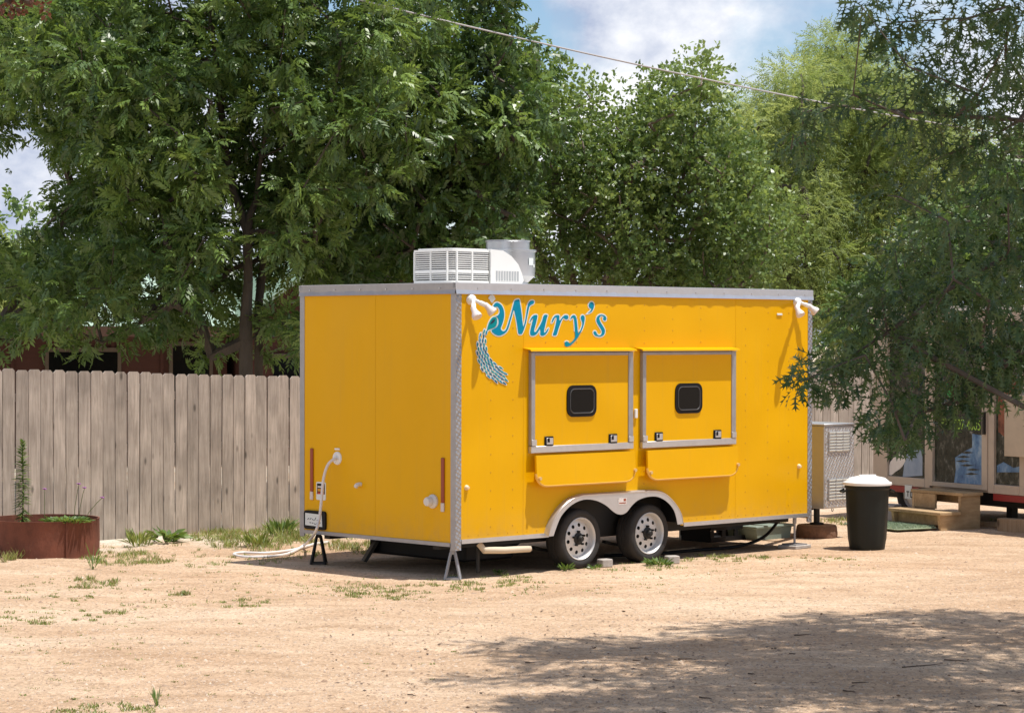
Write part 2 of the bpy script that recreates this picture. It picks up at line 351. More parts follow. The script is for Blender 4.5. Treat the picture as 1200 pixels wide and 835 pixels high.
# ================================================================== WOODEN FENCE
def wood_mat(name, c0, c1, objvar=.14, scale=(26, 26, 1.6), knots=True):
    m = bpy.data.materials.new(name); m.use_nodes = True; nt = m.node_tree; N = nt.nodes; L = nt.links; p = N['Principled BSDF']; MATS[name] = m
    p.inputs['Roughness'].default_value = .85; p.inputs['Specular IOR Level'].default_value = .2
    tc = N.new('ShaderNodeTexCoord'); oi = N.new('ShaderNodeObjectInfo')
    off = N.new('ShaderNodeVectorMath'); off.operation = 'MULTIPLY_ADD'; off.inputs[1].default_value = (17, 31, 23)
    cb = N.new('ShaderNodeCombineXYZ')
    for i in range(3): L.new(oi.outputs['Random'], cb.inputs[i])
    L.new(cb.outputs[0], off.inputs[0]); L.new(tc.outputs['Object'], off.inputs[2])
    mp = N.new('ShaderNodeMapping'); mp.inputs['Scale'].default_value = scale; L.new(off.outputs[0], mp.inputs[0])
    n = N.new('ShaderNodeTexNoise'); n.inputs['Scale'].default_value = 1.6; n.inputs['Detail'].default_value = 7; n.inputs['Roughness'].default_value = .7; n.inputs['Distortion'].default_value = .5; L.new(mp.outputs[0], n.inputs['Vector'])
    r = N.new('ShaderNodeValToRGB'); r.color_ramp.elements[0].position = .3; r.color_ramp.elements[1].position = .68; r.color_ramp.elements[0].color = (*c0, 1); r.color_ramp.elements[1].color = (*c1, 1); L.new(n.outputs[0], r.inputs[0])
    n2 = N.new('ShaderNodeTexNoise'); n2.inputs['Scale'].default_value = 2.2; n2.inputs['Detail'].default_value = 4; L.new(off.outputs[0], n2.inputs['Vector'])
    mr = N.new('ShaderNodeMapRange'); mr.inputs[1].default_value = .3; mr.inputs[2].default_value = .7; mr.inputs[3].default_value = .72; mr.inputs[4].default_value = 1.15; L.new(n2.outputs[0], mr.inputs[0])
    mr2 = N.new('ShaderNodeMapRange'); mr2.inputs[3].default_value = 1 - objvar; mr2.inputs[4].default_value = 1 + objvar; L.new(oi.outputs['Random'], mr2.inputs[0])
    mu = N.new('ShaderNodeMath'); mu.operation = 'MULTIPLY'; L.new(mr.outputs[0], mu.inputs[0]); L.new(mr2.outputs[0], mu.inputs[1])
    val = mu.outputs[0]
    if knots:
        mpk = N.new('ShaderNodeMapping'); mpk.inputs['Scale'].default_value = (6, 6, 2.3); L.new(off.outputs[0], mpk.inputs[0])
        vo = N.new('ShaderNodeTexVoronoi'); vo.inputs['Scale'].default_value = 1.0; L.new(mpk.outputs[0], vo.inputs['Vector'])
        mk = N.new('ShaderNodeMapRange'); mk.inputs[1].default_value = .05; mk.inputs[2].default_value = .13; mk.inputs[3].default_value = .42; mk.inputs[4].default_value = 1; L.new(vo.outputs['Distance'], mk.inputs[0])
        m3 = N.new('ShaderNodeMath'); m3.operation = 'MULTIPLY'; L.new(val, m3.inputs[0]); L.new(mk.outputs[0], m3.inputs[1]); val = m3.outputs[0]
    hs = N.new('ShaderNodeHueSaturation'); L.new(val, hs.inputs['Value']); L.new(r.outputs[0], hs.inputs['Color']); L.new(hs.outputs[0], p.inputs['Base Color'])
    b = N.new('ShaderNodeBump'); b.inputs['Strength'].default_value = .4; b.inputs['Distance'].default_value = .004; L.new(n.outputs[0], b.inputs['Height']); L.new(b.outputs[0], p.inputs['Normal'])
    return m
WOODF = wood_mat('weathered_picket_wood', (.285, .240, .200), (.520, .450, .385))
def build_fence():
    R = math.atan2(FA[1], FA[0])
    f = thing('wooden_fence', 'weathered dog-eared wooden privacy fence running behind the yellow trailer', 'fence', F0, R)
    w, th = .1335, .016; vari = []
    for k in range(5):
        h = 1.0; c = .022 + .004 * (k % 3)
        zz = [(-w / 2, .0), (w / 2, .0), (w / 2, 1.80 - c), (w / 2 - c, 1.80), (-w / 2 + c, 1.80), (-w / 2, 1.80 - c)]
        vari.append(MB().prism(zz, -th / 2, th / 2, 'y').mesh('picket', WOODF, False))
    t = -2.2; i = 0
    while t < 15.5:
        o = link('picket', vari[i % 5], f)
        top = 1.79 - .030 * (t + 1.2) if t < 2.6 else 1.676 + .002 * (t - 2.6)
        o.location = (t, random.uniform(-.003, .003), -.03); o.scale = (random.uniform(.985, 1.0), 1, (top + .03 + random.uniform(-.007, .007)) / 1.80)
        o.rotation_euler = (random.uniform(-.004, .004), random.uniform(-.0035, .0035), random.uniform(-.02, .02))
        t += .1425; i += 1
    for z in (.25, .9, 1.45): MB().box(-2.3, 15.6, th / 2 + .003, .05, z, z + .085).build('rail', WOODF, f)
    for x in np.arange(-2.0, 15.6, 2.4): MB().box(x, x + .09, .052, .142, 0, 1.62).build('post', WOODF, f)
build_fence()
# ================================================================== HOUSE BEHIND THE FENCE
def build_house():
    red = mat('red_brown_siding', (.065, .020, .014), .8, var=.2, vscale=3, stretch=(1, 1, 8))
    grn = mat('green_metal_roof', (.36, .47, .38), .5, .15, var=.1, vscale=2)
    trim = mat('brown_trim', (.11, .08, .06), .6)
    p0 = dep(-200, 391, 38.5); R = .30
    h = thing('house', 'red-brown house with pale green metal roof behind the fence', 'house', (p0[0], p0[1], 0), R)
    L1 = 6.3; ez = 2.22
    w = MB().box(0, L1, 0, 5, 0, 2.2).build('wall', red, h)
    for x in np.arange(.4, L1 - .1, .8): MB().box(x, x + .05, -.03, -.002, 0, 2.1).build('batten', red, w)
    rf = MB()
    rf.add([(-.4, -.7, ez), (L1 + .1, -.7, ez), (L1 + .1, 2.5, ez + 1.35), (-.4, 2.5, ez + 1.35), (-.4, -.7, ez + .05), (L1 + .1, -.7, ez + .05), (L1 + .1, 2.5, ez + 1.4), (-.4, 2.5, ez + 1.4)],
           [(0, 1, 2, 3), (7, 6, 5, 4), (0, 4, 5, 1), (1, 5, 6, 2), (2, 6, 7, 3), (3, 7, 4, 0)])
    rf.add([(-.4, 5.7, ez), (L1 + .1, 5.7, ez), (L1 + .1, 2.5, ez + 1.35), (-.4, 2.5, ez + 1.35), (-.4, 5.7, ez + .05), (L1 + .1, 5.7, ez + .05), (L1 + .1, 2.51, ez + 1.4), (-.4, 2.51, ez + 1.4)],
           [(3, 2, 1, 0), (4, 5, 6, 7), (1, 5, 4, 0), (2, 6, 5, 1), (3, 7, 6, 2), (0, 4, 7, 3)])
    for x in np.arange(-.3, L1, .23): rf.bar((x, -.7, ez + .065), (x, 2.5, ez + 1.415), .03, .03)
    rr = rf.build('roof', grn, h, False)
    MB().box(-.4, L1 + .1, -.74, -.705, ez - .12, ez + .04).build('fascia', mat('dark_fascia', (.09, .045, .03), .8), rr)
    def win(parent, x0, x1, z0, z1):
        g = MB().box(x0, x1, -.035, -.002, z0, z1).build('window', GLS, parent)
        m = MB(); m.box(x0 - .06, x1 + .06, -.05, -.004, z1 + .002, z1 + .07); m.box(x0 - .06, x1 + .06, -.05, -.004, z0 - .07, z0 - .002); m.box(x0 - .06, x0 - .002, -.05, -.004, z0, z1); m.box(x1 + .002, x1 + .06, -.05, -.004, z0, z1)
        m.build('window_frame', trim, g)
    win(w, 3.4, 4.5, .9, 1.85); win(w, 5.4, 6.0, .3, 1.95)
    # taller gabled wing at the far end
    g = MB(); x0, x1 = L1 + .15, L1 + 4.6; pk = 3.9
    g.prism([(x0, 0), (x1, 0), (x1, 2.4), ((x0 + x1) / 2, pk), (x0, 2.4)], -.6, 4.6, 'y').build('gable_wall', red, h, False)
    q = MB(); xm = (x0 + x1) / 2
    for s, xe in ((-1, x0 - .35), (1, x1 + .35)):
        ze = pk - (pk - 2.4) * abs(xe - xm) / (xm - x0)
        q.add([(xe, -1.0, ze + .02), (xm, -1.0, pk + .02), (xm, 5, pk + .02), (xe, 5, ze + .02), (xe, -1.0, ze + .09), (xm, -1.0, pk + .09), (xm, 5, pk + .09), (xe, 5, ze + .09)],
              [(0, 1, 2, 3), (7, 6, 5, 4), (0, 4, 5, 1), (1, 5, 6, 2), (2, 6, 7, 3), (3, 7, 4, 0)])
        for y in np.arange(-.9, 4.9, .3): q.bar((xe, y, ze + .10), (xm - s * -.01, y, pk + .10), .03, .03)
    q.build('gable_roof', grn, h, False)
    gw = MB().box(x0 + .5, x0 + 1.7, -.635, -.602, .8, 1.75).build('window', GLS, h)
    m = MB(); m.box(x0 + .43, x0 + 1.77, -.65, -.604, 1.752, 1.83); m.box(x0 + .43, x0 + 1.77, -.65, -.604, .72, .798); m.build('window_frame', trim, gw)
build_house()
# ================================================================== FOOD TRAILER
L_, W_, Z0, ZT = 4.88, 2.15, .33, 2.59
T = thing('food_trailer', 'bright yellow food trailer with teal lettering and two service hatches', 'trailer', O3, YAW)
WH = [1.585, 2.515]; WZ = .276
def build_body():
    # side panel with wheel-arch cut-out
    arch = [(1.165, Z0)]
    for i in range(9): a = math.radians(180 - i * 11.25); arch.append((1.56 + .395 * math.cos(a), Z0 + .02 + .31 * math.sin(a)))
    for i in range(9): a = math.radians(90 - i * 11.25); arch.append((2.54 + .395 * math.cos(a), Z0 + .02 + .31 * math.sin(a)))
    arch.append((2.935, Z0))
    poly = [(.03, Z0)] + arch + [(L_ - .03, Z0), (L_ - .03, 2.55), (.03, 2.55)]
    MB().prism(poly, 0, .02).build('side_panel', YEL, T, False)
    MB().prism([(x, z) for x, z in poly], W_ - .02, W_).build('side_panel', YEL, T, False)
    for y0, y1 in ((.03, 1.0735), (1.0765, W_ - .03)): MB().box(0, .02, y0, y1, Z0 - .03, 2.55).build('rear_panel', YEL, T)
    for y0, y1 in ((.03, 1.0735), (1.0765, W_ - .03)): MB().box(L_ - .02, L_, y0, y1, Z0 - .03, 2.55).build('front_panel', YEL, T)
    r = MB(); r.add([(.01, .01, 2.575), (L_ - .01, .01, 2.575), (L_ - .01, W_ / 2, 2.598), (.01, W_ / 2, 2.598), (L_ - .01, W_ - .01, 2.575), (.01, W_ - .01, 2.575), (.01, .01, 2.54), (L_ - .01, .01, 2.54), (L_ - .01, W_ - .01, 2.54), (.01, W_ - .01, 2.54)],
              [(0, 1, 2, 3), (3, 2, 4, 5), (6, 9, 8, 7), (0, 6, 7, 1), (5, 4, 8, 9), (1, 7, 8, 4, 2), (0, 3, 5, 9, 6)]); r.build('roof', WHTD, T, False)
    u = MB(); u.box(.025, 1.155, .025, W_ - .025, .355, .385); u.box(2.945, L_ - .025, .025, W_ - .025, .355, .385); u.box(1.156, 2.944, .28, W_ - .28, .3552, .385)
    for y in (.28, W_ - .36): u.box(.06, L_ - .02, y, y + .08, .25, .352)
    for x in np.arange(.3, L_ - .1, .6): u.box(x, x + .05, .36, W_ - .36, .30, .352)
    u.build('chassis', BLKM, T, False)
    MB().bbox(.50, 1.12, .42, 1.75, .10, .30, .02).build('added_shade_tank', BLK, T)  # made-up black tank, added to block light and darken the ground beneath
    ww = MB()
    for y0, y1 in ((.022, .275), (W_ - .275, W_ - .022)): ww.box(1.17, 2.93, y0, y1, .388, .80)
    # open wheel boxes (top, ends and inner wall)
    w2 = MB()
    for yi, ys in ((.27, .022), (W_ - .27, W_ - .022)):
        a, b = sorted((yi, ys)); w2.box(1.16, 1.175, a, b, .36, .75); w2.box(2.925, 2.94, a, b, .36, .75); w2.box(1.16, 2.94, a, b, .75, .765); w2.box(1.16, 2.94, yi - .006, yi + .006, .28, .765)
    w2.build('wheel_box', BLKM, T, False)
    for x in WH: MB().tube([(x, .1, WZ), (x, W_ - .1, WZ)], .03, 10).build('axle', BLKM, T)
    # leaf springs and hanger between the wheels
    for y in (.31, W_ - .31):
        s = MB()
        for x in WH:
            P = [(x - .33 + .66 * i / 8, y, .20 - .05 * (1 - ((i - 4) / 4) ** 2)) for i in range(9)]
            for a, b in zip(P[:-1], P[1:]): s.bar(a, b, .045, .025)
        s.box(2.02, 2.08, y - .02, y + .02, .17, .30)
        s.build('leaf_spring', BLKM, T, False)
build_body()
def corner(x, y, sx, sy, nm='corner_trim'):
    m = MB(); w = .062; t = .004; z0, z1 = .262, 2.594
    x0, x1 = sorted((x - sx * t, x + sx * w)); y0, y1 = sorted((y - sy * t, y + sy * w))
    o1 = m.box(x0, x1, *sorted((y - sy * t, y)), z0, z1).build(nm, DIA, T)
    m2 = MB().box(*sorted((x - sx * t, x)), *sorted((y - sy * .0, y + sy * w)), z0, z1).build(nm, ALUD, T)
    r = MB()
    for z in np.arange(z0 + .06, z1, .1): r.lathe([(.006, 0), (.004, .004)], (x + sx * .03, 0, z), 'y', 6)
for x, y, sx, sy in ((0, 0, 1, 1), (L_, 0, -1, 1), (0, W_, 1, -1), (L_, W_, -1, -1)): corner(x, y, sx, sy)
def trims():
    # top cap: flat band with a wavy turned-out drip lip, bottom rails
    def band(axis, fixed, a0, a1, sgn):
        n = int((a1 - a0) / .03); prof = []
        V = []; Fc = []
        for i in range(n + 1):
            a = a0 + (a1 - a0) * i / n; wv = .0035 + .006 * max(0, math.sin(a * 23) + .6 * math.sin(a * 51 + 1)) * .7
            for d, z in ((.000, 2.503), (.006, 2.512), (.006, 2.600), (-.03, 2.604), (-.03, 2.56), (0, 2.56)):
                dd = d if z != 2.503 else .0105 + wv
                q = fixed - sgn * dd
                V.append((a, q, z) if axis == 'x' else (q, a, z))
        for i in range(n):
            for k in range(6): Fc.append((i * 6 + k, i * 6 + (k + 1) % 6, i * 6 + 6 + (k + 1) % 6, i * 6 + 6 + k))
        Fc += [tuple(range(6)), tuple(range(n * 6 + 5, n * 6 - 1, -1))]
        MB().add(V, Fc).build('top_trim', ALU if axis == 'x' else ALUD, T)
    band('x', -.004, -.01, L_ + .01, 1); band('x', W_ + .004, -.01, L_ + .01, -1); band('y', -.004, -.004, W_ + .004, 1); band('y', L_ + .004, -.004, W_ + .004, -1)
    MB().box(.064, 1.135, -.012, -.001, .318, .356).build('bottom_trim', ALU, T); MB().box(2.955, L_ - .064, -.012, -.001, .318, .356).build('bottom_trim', ALU, T)
    MB().box(-.012, -.001, .064, W_ - .064, .292, .325).build('bottom_trim', ALUD, T)
    # joint bolts on the top band
    r = MB()
    for s in np.arange(.25, L_, .41): r.lathe([(.008, -.0105 - .006), (.008, -.0099)], (s, 0, 2.555), 'y', 6)
    for y in np.arange(.2, W_, .36): r.lathe([(.008, -.0165), (.008, -.0099)], (0, y, 2.555), 'x', 6)
    tag(r.build('trim_bolts', ALU, T), kind='stuff')
    # rivets in columns on the long side
    r = MB()
    for s in (.42, .69, 2.405, 3.86, 4.2, 4.52, 1.1, 1.5, 1.9, 2.8, 3.2):
        full = s in (.42, .69, 3.86, 4.2, 4.52)
        zs = np.arange(.45, 2.46, .16) if full else np.arange(2.08, 2.46, .11)
        if s == 2.405: zs = np.arange(.75, 2.46, .12)
        for z in zs: r.lathe([(.0075, -.0005), (.005, -.003)], (s, 0, z), 'y', 6)
    for s in np.arange(.15, L_ - .05, .12): 
        if not 1.1 < s < 2.98: r.lathe([(.006, -.0005), (.004, -.003)], (s, 0, .385), 'y', 6)
    tag(r.build('rivets', mat('yellow_rivet', (.55, .27, .005), .4), T), kind='stuff')
    # vertical sheet joints of the long side: overlapping lips
    for s in (3.71, 1.22 - .4): MB().box(s, s + .02, -.0018, -.0004, .36, 2.5).build('sheet_seam', YEL, T)
trims()
def fender():
    zm = lambda P: [on_side(620 + x / 6.667, 570 + y / 6.667, -.06) for x, y in P]
    out = zm([(150, 388), (165, 330), (200, 250), (260, 160), (330, 100), (400, 72), (460, 62), (750, 45), (950, 32), (1030, 40), (1090, 75), (1150, 140), (1190, 215), (1204, 290)])
    out = smoothpoly(out, False, 3)
    inn = smoothpoly(zm([(190, 384), (215, 310), (250, 230), (310, 160), (380, 115), (450, 98), (530, 110), (600, 145), (650, 188), (690, 213), (730, 215), (765, 195), (800, 150), (850, 105), (920, 80), (990, 76), (1050, 98), (1105, 145), (1140, 205), (1160, 295)]), False, 3)[::-1]
    # front skirt as triangulated sheet, then thickness
    def ring(off): return [(x, off, z) for x, z in out + inn]
    poly = [(p[0], p[2]) for p in ring(0)]
    f = MB().prism(poly, -.062, -.058).build('fender', ALU, T, False)
    # rolled top of the fender reaching back to the wall
    m = MB(); V = []; n = len(out)
    for x, z in out: V += [(x, -.064, z - .012), (x, -.066, z), (x, -.056, z + .008), (x, -.001, z + .010)]
    Fc = [(i * 4 + k, i * 4 + k + 1, i * 4 + 5 + k, i * 4 + 4 + k) for i in range(n - 1) for k in range(3)]
    m.add(V, Fc); m.build('rolled_edge', ALU, f, True, 60)
    s = MB()
    s.box(1.99, 2.10, -.0652, -.0632, .575, .635); s.build('sticker', mat('pale_sticker', (.72, .66, .62), .5, var=.25, vscale=60), f)
    s = MB().box(2.00, 2.09, -.0662, -.0654, .585, .594); s.box(2.06, 2.09, -.0662, -.0654, .605, .628); s.build('sticker_print', REDR, f)
fender()
def wheels():
    def disc(cx, y, cz, R, r0, holes, hr, hd):
        bm = bmesh.new()
        def circ(c, r, n):
            vs = [bm.verts.new((c[0] + r * math.cos(2 * PI * i / n), 0, c[1] + r * math.sin(2 * PI * i / n))) for i in range(n)]
            for i in range(n): bm.edges.new((vs[i], vs[(i + 1) % n]))
        circ((0, 0), R, 40); circ((0, 0), r0, 16)
        for k in range(holes): a = 2 * PI * (k + .3) / holes; circ((hd * math.cos(a), hd * math.sin(a)), hr, 8)
        bmesh.ops.triangle_fill(bm, use_beauty=True, edges=bm.edges[:])
        for v in bm.verts:
            r = math.hypot(v.co.x, v.co.z); v.co.y = .03 * ((r - .1) / .1) ** 2 * (1 if r > .1 else -.4)
        bmesh.ops.recalc_face_normals(bm, faces=bm.faces)
        me = bpy.data.meshes.new('rim_disc'); bm.to_mesh(me); bm.free(); me.materials.append(STEELW); return me
    for side in (0, 1):
        for x in WH:
            yc = .125 if side == 0 else W_ - .125; s = 1 if side == 0 else -1
            w = bpy.data.objects.new('wheel', None); COL.objects.link(w); w.parent = T; w.location = (x, yc, WZ); w.rotation_euler = (0, 0, 0 if side == 0 else PI); w.empty_display_size = .1
            R = .276
            prof = [(.190, -.085), (.20, -.096), (.222, -.105), (.245, -.104), (.260, -.096), (.269, -.086), (.2745, -.07), (R, -.045), (R, -.03), (R - .007, -.028), (R - .007, -.020), (R, -.018), (R, .018), (R - .007, .020), (R - .007, .028), (R, .03), (R, .045), (.2745, .07), (.260, .096), (.222, .105), (.19, .085)]
            MB().lathe(prof, (0, 0, 0), 'y', 48, False).build('tyre', RUB, w, True, 30)
            rim = MB().lathe([(.196, -.090), (.198, -.098), (.193, -.101), (.186, -.096), (.178, -.075), (.172, -.05), (.17, .05), (.185, .08), (.194, .088)], (0, 0, 0), 'y', 40, False).build('rim', STEELW, w, True, 40)
            d = link('rim_disc', disc(0, 0, 0, .173, .04, 10, .0185, .126), w); d.location = (0, -.062, 0)
            b = MB().lathe([(.17, -.02), (.0, -.02)], (0, 0, 0), 'y', 24, False); b.build('brake_drum', BLKM, w)
            h = MB().lathe([(.060, -.05), (.056, -.075), (.036, -.082), (.028, -.115), (.022, -.122), (.0, -.122)], (0, 0, 0), 'y', 16, False)
            for k in range(5): a = 2 * PI * k / 5 + .4; h.lathe([(.011, -.06), (.011, -.09), (.007, -.095), (0, -.095)], (.066 * math.cos(a), 0, .066 * math.sin(a)), 'y', 6)
            h.build('hub', BLKM, w)
wheels()
def hatches():
    for k, (s0, s1) in enumerate(((.885, 2.215), (2.345, 3.675))):
        z0, z1 = 1.09, 1.99; yo = -.030
        d = MB().box(s0 + .05, s1 - .05, yo, -.001, z0 + .05, z1 - .012).build('service_hatch', YEL, T)
        for a, b in ((s0, s0 + .047), (s1 - .062, s1)):
            MB().bbox(a, b, yo - .010, -.001, z0 + .062, z1, .003).build('frame_strip', ALUD, d)
        MB().bbox(s0 + .048, s1 - .064, yo - .008, -.001, z1 - .03, z1 - .001, .003).build('frame_strip', ALUD, d)
        MB().bbox(s0 - .004, s1 + .002, yo - .014, -.001, z0 - .005, z0 + .058, .004).build('bottom_rail', ALU, d)
        for a in (s0 + .0, s1 - .062): MB().bbox(a, a + .06, yo - .019, yo - .0145, z0 + .06, z0 + .115, .002).build('rail_bracket', ALU, d)
        c = (s0 + s1) / 2 + (-.02 if k == 0 else -.02)
        fr = rrect(c - .190, c + .190, 1.400, 1.688, .075, 6)
        f = MB().prism(fr, yo - .012, yo + .0).build('window_frame', BLK, d)
        MB().prism(rrect(c - .145, c + .145, 1.443, 1.645, .045, 5), yo - .015, yo - .0125).build('window_pane', GLS, f)
        e = rrect(c - .153, c + .153, 1.434, 1.654, .052, 6); pts = [(x, yo - .0125, z) for x, z in e] ; MB().tube(pts + [pts[0]], .006, 6).build('glazing_bead', mat('dark_grey_bead', (.06, .06, .062), .4), f)
        for dx in (.225, 1.06):
            lx = s0 + dx
            b = MB().bbox(lx - .055, lx + .055, yo - .012, yo, 1.142, 1.232, .004).build('latch', BLK, d)
            MB().bbox(lx - .038, lx + .044, yo - .018, yo - .0125, 1.158, 1.218, .003).build('latch_plate', ALU, b)
            MB().box(lx - .03, lx - .002, yo - .0195, yo - .0182, 1.178, 1.216).build('latch_shade', BLK, b)
        # drip cap above the hatch
        pr = [(-.001, 2.030), (-.100, 2.016), (-.104, 2.000), (-.098, 1.999), (-.094, 2.010), (-.001, 2.022)]
        MB().prism(pr, s0 - .07, s1 - .02, 'x').build('drip_cap', YEL, T, False)
        MB().box(s0, s1, -.052, -.001, 1.993, 2.007).build('hinge', ALUD, T)
        # fold-down shelf hanging below the hatch, held off the wall by two brackets
        P = [(s0 + .02, 1.065), (s0 + .02, .90)]
        for i in range(1, 6): a = math.radians(180 + 18 * i); P.append((s0 + .15 + .13 * math.cos(a), .90 + .11 * math.sin(a)))
        for i in range(0, 5): a = math.radians(270 + 18 * i); P.append((s1 - .15 + .13 * math.cos(a), .90 + .11 * math.sin(a)))
        P += [(s1 - .02, .90), (s1 - .02, 1.065)]
        def yy(z): return -.082 - .012 * (1.065 - z) / .27
        m = MB(); n = len(P)
        m.add([(x, yy(z), z) for x, z in P] + [(x, yy(z) + .022, z) for x, z in P], [tuple(range(n)), tuple(range(2 * n - 1, n - 1, -1))] + [(i, n + i, n + (i + 1) % n, (i + 1) % n) for i in range(n)])
        sh = m.build('folding_shelf', YEL, T, False)
        MB().tube([(x, yy(z) + .011, z) for x, z in P[1:-1]], .013, 6).build('edge_trim', mat('shelf_edge', (.80, .46, .10), .4), sh)
        for x in (s0 + .10, s1 - .05): MB().box(x, x + .025, -.064, -.001, .90, 1.05).build('bracket', YEL, sh)
        for x, z in ((s0 + .05, .86), (s1 - .035, .89)):
            MB().lathe([(.016, yy(z) - .02), (.016, yy(z)), (.01, yy(z) + .03)], (x, 0, z), 'y', 8).build('latch_knob', mat('brass', (.75, .55, .28), .4, .5), sh)
hatches()
def side_fittings():
    def flood(u, v, heads):
        s, z = on_side(u, v)
        b = MB().lathe([(.0, -.05), (.028, -.048), (.042, -.035), (.048, -.001)], (s, 0, z), 'y', 16).build('floodlight', WHT, T)
        for hu, hv, off, d in heads:
            p = np.array([s, -.04, z]); hs, hz = on_side(hu, hv, off); q = np.array([hs, off, hz])
            MB().tube([p, p * .5 + q * .5, p * .48 + q * .52, q], [.017, .017, .022, .022], 10).build('lamp_arm', WHT, b)
            d = np.array(d, float); d /= np.linalg.norm(d)
            MB().tube([q - d * .02, q + d * .03, q + d * .06, q + d * .085, q + d * .092], [.022, .028, .043, .046, .038], 16).build('bulb', mat('pearl_bulb', (.70, .62, .58), .25), b)
    flood(551, 351, ((555, 362, -.15, (0, -.55, -.8)), (570, 358, -.09, (.45, -.5, -.7))))
    flood(933, 354, ((934, 361, -.15, (0, -.55, -.8)), (949, 359, -.09, (.45, -.5, -.6))))
    for u, v in ((546.5, 571), (936, 546)):
        s, z = on_side(u, v); MB().lathe([(.0, -.03), (.014, -.028), (.022, -.012), (.025, -.0005)], (s, 0, z), 'y', 12).build('marker_light', mat('amber_lens', (.80, .62, .38), .25), T)
    MB().bbox(2.262, 2.298, -.022, -.0005, 1.37, 1.455, .004).build('switch_box', WHT, T)
    MB().bbox(4.33, 4.41, -.010, -.0005, 2.345, 2.365, .003).build('small_label', PALE, T)
    MB().tube([(.34, .06, .30), (.36, .02, .245), (.56, -.02, .235), (.92, .02, .225)], [.03, .032, .030, .030], 12).build('drain_pipe', mat('cream_pvc', (.62, .52, .38), .5), T)
    MB().tube([(.36, .10, .29), (.36, .10, .04)], .017, 8).build('threaded_leg', BLKM, T)
side_fittings()
def rear_fittings():
    # water inlet
    y, z = on_rear(395.5, 536.5)
    i = MB().lathe([(.0, -.02), (.022, -.022), (.024, -.012), (.058, -.010), (.062, -.0005)], (0, y, z), 'x', 20).build('water_inlet', WHT, T)
    MB().box(-.006, -.0005, y - .035, y + .035, z + .075, z + .092).build('inlet_label', WHT, T)
    y, z = on_rear(423, 567)
    MB().tube([(0, y, z), (-.03, y, z), (-.042, y + .008, z - .006), (-.044, y + .022, z - .025)], [.018, .018, .02, .02], 10).build('overflow_elbow', WHTD, T)
    y, z = on_rear(508, 587)
    v = MB().lathe([(.0, -.09), (.035, -.088), (.042, -.075), (.042, -.035), (.052, -.03), (.056, -.022), (.062, -.018), (.062, -.0005)], (0, y, z), 'x', 18).build('drain_cap', WHTD, T)
    for (u0, v0, u1, v1) in ((366, 525, 366, 584), (519.5, 536, 519.5, 598)):
        ya, za = on_rear(u0, v0); yb, zb = on_rear(u1, v1)
        k = MB().bbox(-.014, -.0005, ya - .021, ya + .021, zb + .07, za, .004).build('tail_light', REDR, T)
        MB().bbox(-.016, -.0005, ya - .021, ya + .021, zb - .01, zb + .068, .004).build('tail_light_end', mat('clear_lens', (.62, .55, .50), .2), k)
    # licence plate holder
    ya, za = on_rear(358, 597); yb, zb = on_rear(383, 621)
    y0, y1 = yb, ya
    h = MB().prism(rrect(y0, y1, zb, za, .03), -.02, -.0005, 'x').build('plate_holder', BLK, T)
    pl = MB().prism([(y1 - .025, zb + .035), (y0 + .04, zb + .03), (y0 + .05, za - .03), (y1 - .025, za - .025)], -.024, -.0205, 'x').build('licence_plate', PALE, h)
    m = MB(); rr = random.Random(3)
    for row, z in ((0, za - .085), (1, za - .125)):
        yy = y1 - .06 - row * .03
        for c in range(5):
            m.bar((-.0246, yy, z + rr.uniform(-.004, .014)), (-.0246, yy - .022, z + rr.uniform(-.004, .03)), .001, .007, (0, 1, .3)); yy -= .034
    m.build('plate_print', NAVY, h)
    ya, za = on_rear(371, 564); yb, zb = on_rear(382, 586)
    s = MB().prism(rrect(yb, ya, zb, za, .015), -.004, -.0005, 'x').build('warning_sticker', PALE, T)
    q = MB().box(-.0052, -.0042, yb + .012, ya - .012, zb + .055, za - .015).build('sticker_panel', BLK, s)
    for a, b, c in ((.10, .125, (.62, .3, .02)), (.075, .092, (.5, .04, .02)), (.135, .15, (.65, .62, .58))):
        MB().box(-.0062, -.0054, yb + .022, ya - .022, zb + a - .02, zb + b - .02).build('sticker_line', mat('sticker_%d' % int(a * 1000), c, .5), s)
    # mud flap / spare bracket hanging under the floor
    MB().bar((.55, 1.62, .30), (.40, 1.70, .03), .12, .03).build('rear_strut', BLKM, T)
rear_fittings()
